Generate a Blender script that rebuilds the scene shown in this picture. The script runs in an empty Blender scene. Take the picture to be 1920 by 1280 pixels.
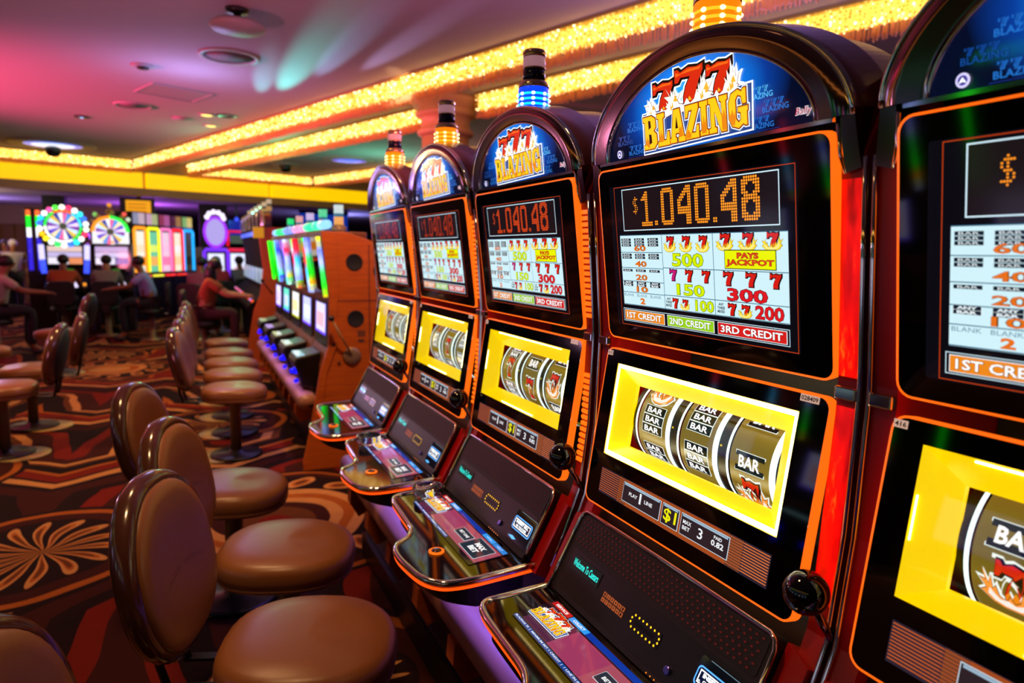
import bpy, bmesh, math, random
from mathutils import Vector, Matrix, Quaternion
random.seed(7)
PI = math.pi
SC = bpy.context.scene
COL = SC.collection
R = math.radians

# ------------------------------------------------------------------ camera, world, lights, exposure
EYE = Vector((0, 0, 1.6))
YAW, PITCH, ROLL = R(25.27), R(-7.305), R(1.0)
fw = Vector((math.sin(YAW) * math.cos(PITCH), math.cos(YAW) * math.cos(PITCH), math.sin(PITCH)))
r0 = Vector((math.cos(YAW), -math.sin(YAW), 0))
u0 = r0.cross(fw)
rt = r0 * math.cos(ROLL) + u0 * math.sin(ROLL)
up = u0 * math.cos(ROLL) - r0 * math.sin(ROLL)
cd = bpy.data.cameras.new('camera')
cam = bpy.data.objects.new('camera', cd)
COL.objects.link(cam)
m = Matrix((rt, up, -fw)).transposed().to_4x4()
m.translation = EYE
cam.matrix_world = m
cd.sensor_width = 36
cd.lens = 36 * 1281.2 / 1920
cd.clip_start = 0.02
cd.dof.use_dof = True
cd.dof.focus_distance = 1.32
cd.dof.aperture_fstop = 3.2
cd.dof.aperture_blades = 9
SC.camera = cam
w = bpy.data.worlds.new('world')
SC.world = w
w.use_nodes = True
w.node_tree.nodes['Background'].inputs[0].default_value = (0.55, 0.32, 0.42, 1)
w.node_tree.nodes['Background'].inputs[1].default_value = 0.05
vs = SC.view_settings
SC.display_settings.display_device = 'sRGB'
vs.view_transform = 'Standard'
vs.look = 'None'
vs.exposure = 0.0
vs.gamma = 1.0
vs.use_curve_mapping = False
SC.cycles.use_denoising = True
SC.cycles.max_bounces = 8
SC.cycles.transparent_max_bounces = 12
SC.cycles.caustics_reflective = False
SC.cycles.caustics_refractive = False
SC.cycles.sample_clamp_indirect = 4

E1 = Vector((.3105, -.9506, 0))          # along the ceiling strips, towards the viewer
E2 = Vector((.9506, .3105, 0))           # across them
def ev(a, b, z=0):
    return E1 * a + E2 * b + Vector((0, 0, z))

def lamp(name, kind, loc, col, power, target=None, size=0.1, sizey=None, spot=None, blend=0.5):
    d = bpy.data.lights.new(name, kind)
    d.color = col
    d.energy = power
    if kind == 'AREA':
        d.size = size
        if sizey:
            d.shape = 'RECTANGLE'
            d.size_y = sizey
    elif kind != 'SUN':
        d.shadow_soft_size = size
    if kind == 'SPOT':
        d.spot_size = R(spot)
        d.spot_blend = blend
    o = bpy.data.objects.new(name, d)
    COL.objects.link(o)
    o.location = loc
    if target is not None:
        o.rotation_euler = (Vector(target) - Vector(loc)).to_track_quat('-Z', 'Y').to_euler()
    return o

CEIL = 3.5
# warm downlights over the aisle of stools
for x, y, p in ((-0.35, 1.6, 30), (-0.25, 3.2, 34), (-0.2, 6.2, 60), (-1.0, 8.6, 60), (-2.0, 5.2, 60), (0.0, 11.5, 55)):
    lamp('downlight', 'SPOT', (x, y, 3.42), (1.0, .56, .24), p * 4.2, (x + .25, y, 0), .12, spot=78, blend=.8)
lamp('downlight', 'SPOT', (.75, 3.7, 3.42), (1.0, .55, .2), 260, (1.15, 5.0, 1.1), .12, spot=60, blend=.8)  # added spot that brightens the orange wood end panel; no fixture there
lamp('downlight', 'SPOT', (.8, 8.2, 3.42), (1.0, .58, .22), 160, (1.0, 9.3, 1.1), .12, spot=50, blend=.8)  # another added spot, lifting the far wood panel
lamp('warm_far_fill', 'POINT', (-4.3, 17.6, 2.5), (1.0, .7, .4), 60, size=.2)  # fill lamp added to brighten the far left group and curtain
lamp('downlight', 'SPOT', (1.9, 7.2, 3.42), (1.0, .62, .3), 50, (3.0, 8.4, 3.1), .1, spot=60, blend=.8)  # spot put in to warm up the pillar, not a ceiling fitting
# coloured beams washing the ceiling (unseen lamps added to tint it, with no fixtures)
lamp('pink_wash_light', 'SPOT', (-6.5, 9.0, 1.9), (1.0, .07, .22), 5200, (-2.2, 10.2, 3.5), .3, spot=70, blend=1)
lamp('rose_wash_light', 'SPOT', (-2.2, 3.6, 1.2), (1.0, .22, .34), 650, (-.3, 6.6, 3.5), .4, spot=110, blend=1)
lamp('red_wash_light', 'SPOT', (.9, 2.4, 2.2), (1.0, .16, .14), 120, (1.3, 4.4, 3.5), .3, spot=120, blend=1)
for nm, x, y, tx, ty, c, p, sp_ in (('teal', 1.02, 11.0, 1.12, 7.8, (.05, 1.0, .88), 1500, 8), ('teal', .96, 11.3, .84, 8.4, (.1, .9, 1.0), 600, 6), ('blue', 1.25, 10.4, 1.40, 7.0, (.3, .6, 1.0), 1000, 6), ('violet', 1.5, 9.8, 1.85, 6.6, (.6, .5, 1.0), 800, 6)):
    lamp(nm + '_beam_light', 'SPOT', (x, y, 3.12), c, p, (tx, ty, 3.5), .02, spot=sp_, blend=1)
lamp('green_wash_light', 'POINT', (1.0, 12.6, 2.7), (.12, 1.0, .5), 50, size=.2)
lamp('green_wash_light', 'POINT', (3.6, 13.5, 2.6), (.15, .9, .55), 45, size=.2)
lamp('violet_wash_light', 'POINT', (2.9, 3.2, 2.6), (.45, .3, 1.0), 70, size=.3)
lamp('violet_wash_light', 'POINT', (.1, 8.4, 2.9), (.4, .4, 1.0), 34, size=.3)
# violet lights under the player decks, shining down on the padded rails
for y in (.30, 1.0, 1.72, 2.42, 3.1):
    o = lamp('under_deck_light', 'AREA', (.73, y, .725), (.20, .13, 1.0), 1.7, (.735, y, 0), .62, .05)
    o.rotation_euler = (0, 0, PI / 2)
    o.data.spread = R(110)
o = lamp('under_deck_light', 'AREA', (.70, 6.8, .70), (.22, .13, 1.0), 6, (.7, 6.8, 0), 3.3, .05)
o.rotation_euler = (0, 0, PI / 2)
o.data.spread = R(110)
# lilac light under the lower ceiling at the back of the hall
for a, b, c, p in ((-19.5, -3.5, (1.0, .45, .8), 85), (-21, 2.0, (.45, .3, 1.0), 45), (-20, 5.5, (.5, .12, 1.0), 55), (-19.5, 11, (.3, .3, 1.0), 60)):
    q = ev(a, b, 2.1)
    lamp('lilac_light', 'POINT', q, c, p * 2.0, size=.2)

# ------------------------------------------------------------------ materials
def lin(h):
    h = h.lstrip('#')
    out = []
    for i in (0, 2, 4):
        c = int(h[i:i + 2], 16) / 255
        out.append(c / 12.92 if c <= .04045 else ((c + .055) / 1.055) ** 2.4)
    return (*out, 1)
MATS = {}
def mat(name, base='#808080', rough=.5, metal=0.0, emit=None, power=1.0, spec=.5, coat=0.0, sample=False, trans=0.0):
    if name in MATS:
        return MATS[name]
    mt = bpy.data.materials.new(name)
    mt.use_nodes = True
    b = mt.node_tree.nodes['Principled BSDF']
    b.inputs['Base Color'].default_value = lin(base)
    b.inputs['Roughness'].default_value = rough
    b.inputs['Metallic'].default_value = metal
    b.inputs['Specular IOR Level'].default_value = spec
    b.inputs['Coat Weight'].default_value = coat
    b.inputs['Transmission Weight'].default_value = trans
    if emit:
        b.inputs['Emission Color'].default_value = lin(emit)
        b.inputs['Emission Strength'].default_value = power
        mt.cycles.emission_sampling = 'AUTO' if sample else 'NONE'
    MATS[name] = mt
    return mt
class NT:
    """small node-graph writer for procedural materials"""
    def __init__(s, mt):
        s.t = mt.node_tree
        s.n = s.t.nodes
    def new(s, kind, **kw):
        x = s.n.new(kind)
        for k, v in kw.items():
            setattr(x, k, v)
        return x
    def link(s, a, b):
        s.t.links.new(a, b)
    def put(s, sock, v):
        if hasattr(v, 'is_output'):
            s.link(v, sock)
        else:
            sock.default_value = v
    def math(s, op, a, b=None, c=None):
        x = s.new('ShaderNodeMath', operation=op)
        for i, v in enumerate((a, b, c)):
            if v is not None:
                s.put(x.inputs[i], v)
        return x.outputs[0]
    def mix(s, f, a, b):
        x = s.new('ShaderNodeMix', data_type='RGBA')
        s.put(x.inputs[0], f)
        s.put(x.inputs[6], a)
        s.put(x.inputs[7], b)
        return x.outputs[2]
    def ramp(s, f, stops, mode='LINEAR'):
        x = s.new('ShaderNodeValToRGB')
        x.color_ramp.interpolation = mode
        e = x.color_ramp.elements
        while len(e) < len(stops):
            e.new(1)
        for i, (p, c) in enumerate(stops):
            e[i].position = p
            e[i].color = lin(c) if isinstance(c, str) else (c, c, c, 1)
        s.put(x.inputs[0], f)
        return x.outputs[0]
    def noise(s, scale, vec=None, detail=2, rough=.5):
        x = s.new('ShaderNodeTexNoise')
        x.inputs['Scale'].default_value = scale
        x.inputs['Detail'].default_value = detail
        x.inputs['Roughness'].default_value = rough
        if vec is not None:
            s.link(vec, x.inputs['Vector'])
        return x
def bsdf(mt):
    return mt.node_tree.nodes['Principled BSDF']
def roughen(mt, scale=40, amount=.12, bump=0.0):
    g = NT(mt)
    tc = g.new('ShaderNodeTexCoord')
    nz = g.noise(scale, tc.outputs['Object'], 3)
    b = bsdf(mt)
    base = b.inputs['Roughness'].default_value
    g.link(g.math('MULTIPLY_ADD', nz.outputs[0], amount * 2, base - amount), b.inputs['Roughness'])
    if bump:
        bp = g.new('ShaderNodeBump')
        bp.inputs['Strength'].default_value = bump
        bp.inputs['Distance'].default_value = .002
        g.link(nz.outputs[0], bp.inputs['Height'])
        g.link(bp.outputs[0], b.inputs['Normal'])
    return mt

def disp(h, power=1.0, rough=.12):
    """lit display colour under glossy glass"""
    return mat('lit_%s_%g' % (h.lstrip('#'), power), '#000000', rough, 0, h, power, .35)

M_CHROME = mat('chrome', '#d8d4d0', .09, 1.0)
M_DCHROME = mat('dark_chrome', '#806060', .12, 1.0)
M_GLOSS = mat('black_gloss_glass', '#050405', .05, 0, spec=.6)
M_BLACK = mat('black_plastic', '#0b0909', .35)
M_MATTE = roughen(mat('black_matte_plastic', '#151012', .5), 200, .1)
M_BODY = roughen(mat('burgundy_cabinet_paint', '#a80e10', .3, spec=.4), 30, .06)
M_SHELL = mat('dark_brown_gloss_shell', '#8a4a40', .25, .1)
M_EDGE = mat('orange_edge_light', '#200500', .3, 0, '#ff640e', 1.3, sample=True)
M_SLOT = mat('orange_led_slot', '#200500', .3, 0, '#ff6a10', 1.4, sample=True)
M_LEDW = mat('white_led_rim', '#ffffff', .4, 0, '#fff4c8', 14.0, sample=True)
M_YEL = mat('yellow_reel_surround', '#e0b400', .32, 0, '#ffd800', .92, sample=True)
M_YELW = M_YEL
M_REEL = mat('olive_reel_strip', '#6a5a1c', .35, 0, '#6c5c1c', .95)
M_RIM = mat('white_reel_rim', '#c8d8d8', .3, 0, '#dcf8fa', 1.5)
M_DRUM = mat('dark_reel_side', '#0a0a0a', .4)
M_RUBY = mat('chrome_ball_black', '#060506', .06, 0, spec=.7)
M_LEATHER = roughen(mat('tan_leather', '#84502a', .36, spec=.45), 120, .06, .15)
M_BOLST = roughen(mat('brown_gloss_vinyl', '#4a281a', .16, spec=.6), 80, .04)
M_BACKN = mat('black_mesh_back', '#080606', .6)
M_STEEL = mat('brushed_steel', '#8a7050', .34, .3)
M_BRASS = mat('polished_brass_plate', '#b09a58', .3, .4)
M_GREYDISC = mat('dark_grey_disc', '#2c2826', .35, .6)
M_WOOD = roughen(mat('orange_wood_laminate', '#b4520a', .42), 8, .08)
g = NT(M_WOOD)
tc = g.new('ShaderNodeTexCoord')
mp = g.new('ShaderNodeMapping')
mp.inputs['Scale'].default_value = (3, 3, 40)
g.link(tc.outputs['Object'], mp.inputs[0])
nz = g.noise(1.5, mp.outputs[0], 4)
g.link(g.ramp(nz.outputs[0], [(.3, '#a04808'), (.7, '#bc5a0e')]), bsdf(M_WOOD).inputs['Base Color'])
M_RAIL = roughen(mat('tan_padded_vinyl', '#a0705c', .4), 60, .08)
M_GLASS = mat('clear_glass', '#ffffff', .03, 0, trans=1.0)
# window pane: clear with a fresnel reflection
M_PANE = bpy.data.materials.new('window_pane')
M_PANE.use_nodes = True
g = NT(M_PANE)
for nd in list(g.n):
    if nd.type != 'OUTPUT_MATERIAL':
        g.n.remove(nd)
fr = g.new('ShaderNodeFresnel')
fr.inputs[0].default_value = 1.45
gl = g.new('ShaderNodeBsdfGlossy')
gl.inputs['Roughness'].default_value = .03
tr = g.new('ShaderNodeBsdfTransparent')
mx = g.new('ShaderNodeMixShader')
g.link(fr.outputs[0], mx.inputs[0])
g.link(tr.outputs[0], mx.inputs[1])
g.link(gl.outputs[0], mx.inputs[2])
g.link(mx.outputs[0], g.n['Material Output'].inputs[0])

# ------------------------------------------------------------------ mesh helpers
class MB:
    def __init__(s):
        s.bm = bmesh.new()
        s.mats = []
        s.cur = 0
        s.smooth = False
    def use(s, mt, smooth=False):
        if mt not in s.mats:
            s.mats.append(mt)
        s.cur = s.mats.index(mt)
        s.smooth = smooth
        return s
    def face(s, vs):
        try:
            f = s.bm.faces.new(vs)
        except ValueError:
            return None
        f.material_index = s.cur
        f.smooth = s.smooth
        return f
    def V(s, pts):
        return [s.bm.verts.new(p) for p in pts]
    def box(s, lo, hi, mtx=None):
        (a, b, c), (d, e, f) = lo, hi
        p = [Vector(q) for q in ((a, b, c), (d, b, c), (d, e, c), (a, e, c), (a, b, f), (d, b, f), (d, e, f), (a, e, f))]
        if mtx:
            p = [mtx @ q for q in p]
        v = s.V(p)
        for q in ((3, 2, 1, 0), (4, 5, 6, 7), (0, 1, 5, 4), (1, 2, 6, 5), (2, 3, 7, 6), (3, 0, 4, 7)):
            s.face([v[i] for i in q])
        return s
    def loft(s, rings, closed=True, cap=True):
        vr = [s.V(r) for r in rings]
        n = len(rings[0])
        for a, b in zip(vr, vr[1:]):
            for i in range(n if closed else n - 1):
                j = (i + 1) % n
                s.face([a[i], a[j], b[j], b[i]])
        if cap:
            s.face(list(reversed(vr[0])))
            s.face(vr[-1])
        return s
    def tube(s, pts, r, n=8, closed=False, cap=True):
        pts = [Vector(p) for p in pts]
        rr = r if isinstance(r, (list, tuple)) else [r] * len(pts)
        rings = []
        prev = None
        for i, p in enumerate(pts):
            a = pts[(i - 1) % len(pts)] if (i > 0 or closed) else p
            b = pts[(i + 1) % len(pts)] if (i < len(pts) - 1 or closed) else p
            t = (b - a).normalized()
            if prev is None:
                ref = Vector((0, 0, 1)) if abs(t.z) < .9 else Vector((1, 0, 0))
                x = t.cross(ref).normalized()
            else:
                x = (prev - t * prev.dot(t)).normalized()
            prev = x
            y = t.cross(x)
            rings.append([p + (x * math.cos(2 * PI * k / n) + y * math.sin(2 * PI * k / n)) * rr[i] for k in range(n)])
        if closed:
            rings.append(rings[0])
            vr = [s.V(q) for q in rings[:-1]]
            for i in range(len(vr)):
                a, b = vr[i], vr[(i + 1) % len(vr)]
                for k in range(n):
                    s.face([a[k], a[(k + 1) % n], b[(k + 1) % n], b[k]])
            return s
        return s.loft(rings, True, cap)
    def lathe(s, prof, n=24, mtx=None):
        rings = []
        for r, z in prof:
            q = [Vector((max(r, 1e-4) * math.cos(2 * PI * k / n), max(r, 1e-4) * math.sin(2 * PI * k / n), z)) for k in range(n)]
            rings.append([mtx @ p for p in q] if mtx else q)
        return s.loft(rings, True, True)
    def prism(s, poly, fn0, fn1):
        """poly: 2-D points; fn0/fn1 map a point to the two ends"""
        a = s.V([fn0(p) for p in poly])
        b = s.V([fn1(p) for p in poly])
        n = len(poly)
        s.face(list(reversed(a)))
        s.face(b)
        for i in range(n):
            j = (i + 1) % n
            s.face([a[i], a[j], b[j], b[i]])
        return s
    def ball(s, c, r, seg=16, rings=10, sq=(1, 1, 1)):
        c = Vector(c)
        prof = []
        for i in range(rings + 1):
            t = -PI / 2 + PI * i / rings
            prof.append([c + Vector((max(math.cos(t), 1e-3) * math.cos(2 * PI * k / seg) * r * sq[0], max(math.cos(t), 1e-3) * math.sin(2 * PI * k / seg) * r * sq[1], math.sin(t) * r * sq[2])) for k in range(seg)])
        return s.loft(prof)
    def disc(s, c, r, fn, n=20):
        s.face(s.V([fn((c[0] + r * math.cos(2 * PI * k / n), c[1] + r * math.sin(2 * PI * k / n))) for k in range(n)]))
        return s
    def mesh(s, name, fix=True):
        if fix:
            bmesh.ops.recalc_face_normals(s.bm, faces=s.bm.faces)
        me = bpy.data.meshes.new(name)
        s.bm.to_mesh(me)
        s.bm.free()
        for x in s.mats:
            me.materials.append(x)
        return me
CACHE = {}
def link(name, me, parent=None):
    o = bpy.data.objects.new(name, me)
    COL.objects.link(o)
    if parent is not None:
        o.parent = parent
    return o
def part(name, fn, parent=None, key=None, bevel=0, subsurf=0, auto=False):
    """link a mesh made by fn(MB); key shares the mesh between repeats"""
    if key and key in CACHE:
        me = CACHE[key]
    else:
        b = MB()
        r = fn(b)
        me = r if isinstance(r, bpy.types.Mesh) else b.mesh(name)
        if key:
            CACHE[key] = me
    o = link(name, me, parent)
    if bevel:
        md = o.modifiers.new('bevel', 'BEVEL')
        md.width = bevel
        md.segments = 2
        md.limit_method = 'ANGLE'
    if subsurf:
        md = o.modifiers.new('subsurf', 'SUBSURF')
        md.levels = md.render_levels = subsurf
    return o
def thing(name, label, cat, loc=(0, 0, 0), rotz=0, group=None):
    o = bpy.data.objects.new(name, None)
    COL.objects.link(o)
    o.location = loc
    o.rotation_euler = (0, 0, rotz)
    o.empty_display_size = .1
    return tag(o, label, cat, group)
def tag(o, label, cat, group=None):
    o['label'] = label
    o['category'] = cat
    if group:
        o['group'] = group
    return o
def struct(name, fn):
    o = part(name, fn)
    o['kind'] = 'structure'
    return o
def rrect(u0, v0, u1, v1, r, n=5):
    pts = []
    for cx, cy, a in ((u1 - r, v1 - r, 0), (u0 + r, v1 - r, 90), (u0 + r, v0 + r, 180), (u1 - r, v0 + r, 270)):
        for k in range(n + 1):
            t = R(a + 90 * k / n)
            pts.append((cx + r * math.cos(t), cy + r * math.sin(t)))
    return pts
def offset(pts, d):
    """grow a simple polygon by d"""
    n = len(pts)
    area = sum(pts[i][0] * pts[(i + 1) % n][1] - pts[(i + 1) % n][0] * pts[i][1] for i in range(n))
    sg = 1 if area > 0 else -1
    out = []
    for i in range(n):
        p, q, t = Vector(pts[i - 1]), Vector(pts[i]), Vector(pts[(i + 1) % n])
        a, b = (q - p).normalized(), (t - q).normalized()
        na, nb = Vector((a.y, -a.x)) * sg, Vector((b.y, -b.x)) * sg
        k = na + nb
        den = max(1 + na.dot(nb), .35)
        out.append(tuple(q + k * (d / den)))
    return out
# glyph outlines of the built-in font, one flat mesh per string
GLYPH = {}
def glyphs(txt, bold=0.0):
    k = (txt, bold)
    if k not in GLYPH:
        c = bpy.data.curves.new('t', 'FONT')
        c.body = txt
        c.offset = bold
        c.resolution_u = 2
        c.fill_mode = 'BOTH'
        o = bpy.data.objects.new('t', c)
        me = bpy.data.meshes.new_from_object(o)
        vv = [(v.co.x, v.co.y) for v in me.vertices]
        ff = [list(p.vertices) for p in me.polygons]
        bpy.data.objects.remove(o)
        bpy.data.meshes.remove(me)
        bpy.data.curves.remove(c)
        xs = [p[0] for p in vv] or [0, 1]
        ys = [p[1] for p in vv] or [0, 1]
        GLYPH[k] = (vv, ff, min(xs), max(xs), min(ys), max(ys))
    return GLYPH[k]
class Art(MB):
    """flat lettering and shapes laid on a surface: fn(u, v, n) gives the 3-D point, layers rise by STEP"""
    STEP = .00035
    def __init__(s, fn):
        super().__init__()
        s.fn = fn
    def c(s, col):
        return s.use(disp(*col) if isinstance(col, tuple) else (disp(col) if isinstance(col, str) else col))
    def poly(s, pts, col, lay=1):
        s.c(col)
        s.face(s.V([s.fn(p[0], p[1], lay * s.STEP) for p in pts]))
        return s
    def rect(s, a, b, c, d, col, lay=1, r=0):
        return s.poly(rrect(a, b, c, d, r) if r else [(a, b), (c, b), (c, d), (a, d)], col, lay)
    def frame(s, a, b, c, d, t, col, lay=1):
        for q in ((a, b, c, b + t), (a, d - t, c, d), (a, b + t, a + t, d - t), (c - t, b + t, c, d - t)):
            s.rect(*q, col, lay)
        return s
    def text(s, txt, a, b, c, d, col, lay=2, bold=.02, shear=0.0):
        """txt stretched into the box a,b - c,d"""
        vv, ff, x0, x1, y0, y1 = glyphs(txt, bold)
        s.c(col)
        kx, ky = (c - a) / max(x1 - x0, 1e-6), (d - b) / max(y1 - y0, 1e-6)
        v = s.V([s.fn(a + (x - x0) * kx + shear * (y - y0) * ky, b + (y - y0) * ky, lay * s.STEP) for x, y in vv])
        for f in ff:
            s.face([v[i] for i in f])
        return s
    def dot(s, u, v, r, col, lay=1, n=8):
        return s.poly([(u + r * math.cos(2 * PI * (k + .5) / n), v + r * math.sin(2 * PI * (k + .5) / n)) for k in range(n)], col, lay)
    def mesh(s, name, fix=False):
        return super().mesh(name, False)
class Frame:
    """tilted plane across the machine: u to the player's right, v up the face, n towards the player"""
    def __init__(s, p0, p1):
        s.o = Vector((p0[0] - .85, 0, p0[1]))
        d = Vector((p1[0] - p0[0], 0, p1[1] - p0[1]))
        s.L = d.length
        s.V = d.normalized()
        s.U = Vector((0, -1, 0))
        s.N = s.U.cross(s.V)
    def __call__(s, u, v, n=0):
        return s.o + s.U * u + s.V * v + s.N * n
UP = Frame((.863, 1.418), (.817, 1.782))
LO = Frame((.809, 1.04), (.862, 1.396))
MQ = Frame((.827, 1.797), (.805, 1.949))
SP = Frame((.72, .85), (.808, 1.016))
DK = Frame((.48, .832), (.72, .85))
# ------------------------------------------------------------------ artwork pieces
SEVEN = [(.02, 1.18), (0, .76), (.13, .76), (.22, .9), (.56, .86), (.38, .55), (.29, .25), (.29, 0), (.72, 0), (.72, .3), (.82, .6), (1, .95), (1, 1.14), (.8, 1.09), (.5, 1.16), (.22, 1.07), (.13, 1.18)]
FLAME = [(-.34, .86), (-.2, .56), (-.44, .58), (-.24, .32), (-.42, .2), (-.08, -.08), (.2, -.17), (.72, -.17), (1.12, -.06), (1.42, .26), (1.24, .34), (1.46, .74), (1.2, .58), (1.12, .95), (1.0, .52), (.9, .34), (.84, .56), (.72, .22), (.58, .12), (.46, .34), (.34, .12), (.16, .2), (.06, .5), (-.02, .38), (-.08, .74), (-.16, .5)]
TALL = [(0, 0), (-.36, .3), (-.5, .62), (-.3, .48), (-.3, .84), (-.1, .58), (-.02, 1.15), (.16, .66), (.3, .9), (.3, .52), (.52, .6), (.36, .24), (.3, 0)]
FLAMEIN = [(-.12, .36), (-.18, .16), (0, 0), (.3, -.08), (.7, -.08), (1.02, .04), (1.18, .26), (1.08, .5), (.98, .28), (.84, .16), (.6, .06), (.4, .14), (.16, .1), (.02, .22)]
LETTERS = {
    'B': ([(0, 0), (0, .12), (.12, .15), (.12, .85), (0, .88), (0, 1), (.65, 1), (.9, .9), (.92, .65), (.75, .53), (.95, .42), (.97, .15), (.75, 0)], [[(.42, .6), (.42, .88), (.58, .86), (.6, .66)], [(.42, .13), (.42, .46), (.6, .43), (.62, .18)]]),
    'L': ([(0, 0), (0, .12), (.12, .15), (.12, .85), (0, .88), (0, 1), (.6, 1), (.6, .88), (.46, .85), (.46, .15), (.7, .15), (.82, .4), (.95, .4), (.95, 0)], []),
    'A': ([(0, 0), (0, .12), (.08, .15), (.3, 1), (.7, 1), (.92, .15), (1, .12), (1, 0), (.56, 0), (.56, .12), (.64, .15), (.61, .28), (.37, .28), (.35, .15), (.43, .12), (.43, 0)], [[(.4, .42), (.58, .42), (.5, .8)]]),
    'Z': ([(0, 0), (0, .14), (.55, .85), (.25, .85), (.15, .65), (.03, .65), (.03, 1), (.97, 1), (.97, .86), (.42, .15), (.75, .15), (.85, .36), (.97, .36), (.97, 0)], []),
    'I': ([(0, 0), (0, .12), (.2, .15), (.2, .85), (0, .88), (0, 1), (1, 1), (1, .88), (.8, .85), (.8, .15), (1, .12), (1, 0)], []),
    'N': ([(0, 0), (0, .12), (.1, .15), (.1, .85), (0, .88), (0, 1), (.38, 1), (.7, .42), (.7, .85), (.6, .88), (.6, 1), (1, 1), (1, .88), (.92, .85), (.92, 0), (.65, 0), (.3, .62), (.3, .15), (.4, .12), (.4, 0)], []),
    'G': ([(.5, 0), (.15, .08), (0, .3), (0, .7), (.15, .92), (.5, 1), (.7, .92), (.8, 1), (.92, 1), (.92, .62), (.75, .62), (.68, .82), (.5, .87), (.36, .75), (.36, .25), (.5, .13), (.64, .2), (.64, .4), (.5, .42), (.5, .53), (1, .53), (1, .42), (.95, .4), (.95, .05), (.85, .05), (.75, .1)], []),
}
def tf(pts, u, v, w, h):
    return [(u + x * w, v + y * h) for x, y in pts]
def seven(a, u, v, w, h, lay=2, flame=True, red='#d81e12', edge='#15090c', rim=None, f1='#ffe028', f2='#fff08a', low='#f08a18'):
    hh = h / 1.18
    if rim:
        a.poly(offset(tf(SEVEN, u, v, w, hh), w * .14), rim, lay)
        if flame:
            a.poly(offset(tf(FLAME, u, v, w, hh), w * .06), rim, lay)
    a.poly(offset(tf(SEVEN, u + w * .05, v, w, hh), w * .07), edge, lay + 1)
    a.poly(tf(SEVEN, u, v, w, hh), red, lay + 2)
    if flame:
        a.poly(tf([(.3, 0), (.31, .28), (.45, .42), (.5, .25), (.62, .45), (.72, .3), (.72, 0)], u, v, w, hh), low, lay + 3)
        a.poly(tf(FLAME, u, v, w, hh), '#7a3a06', lay + 4)
        a.poly(offset(tf(FLAME, u, v, w, hh), -w * .025), f1, lay + 5)
        a.poly(tf(FLAMEIN, u, v, w, hh), f2, lay + 6)
def barsym(a, u, v, w, h, n=1, lay=2):
    """n stacked BAR plates centred on u, v"""
    hh = h / n
    for i in range(n):
        y = v - h / 2 + i * hh
        a.rect(u - w / 2, y, u + w / 2, y + hh, '#f4fff8', lay)
        a.rect(u - w / 2 + .0016, y + .0012, u + w / 2 - .0016, y + hh - .0012, '#0a1612', lay + 1)
        a.text('BAR', u - w * .36, y + hh * .2, u + w * .36, y + hh * .8, ('#ffffff', 1.15), lay + 2, .03)
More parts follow.
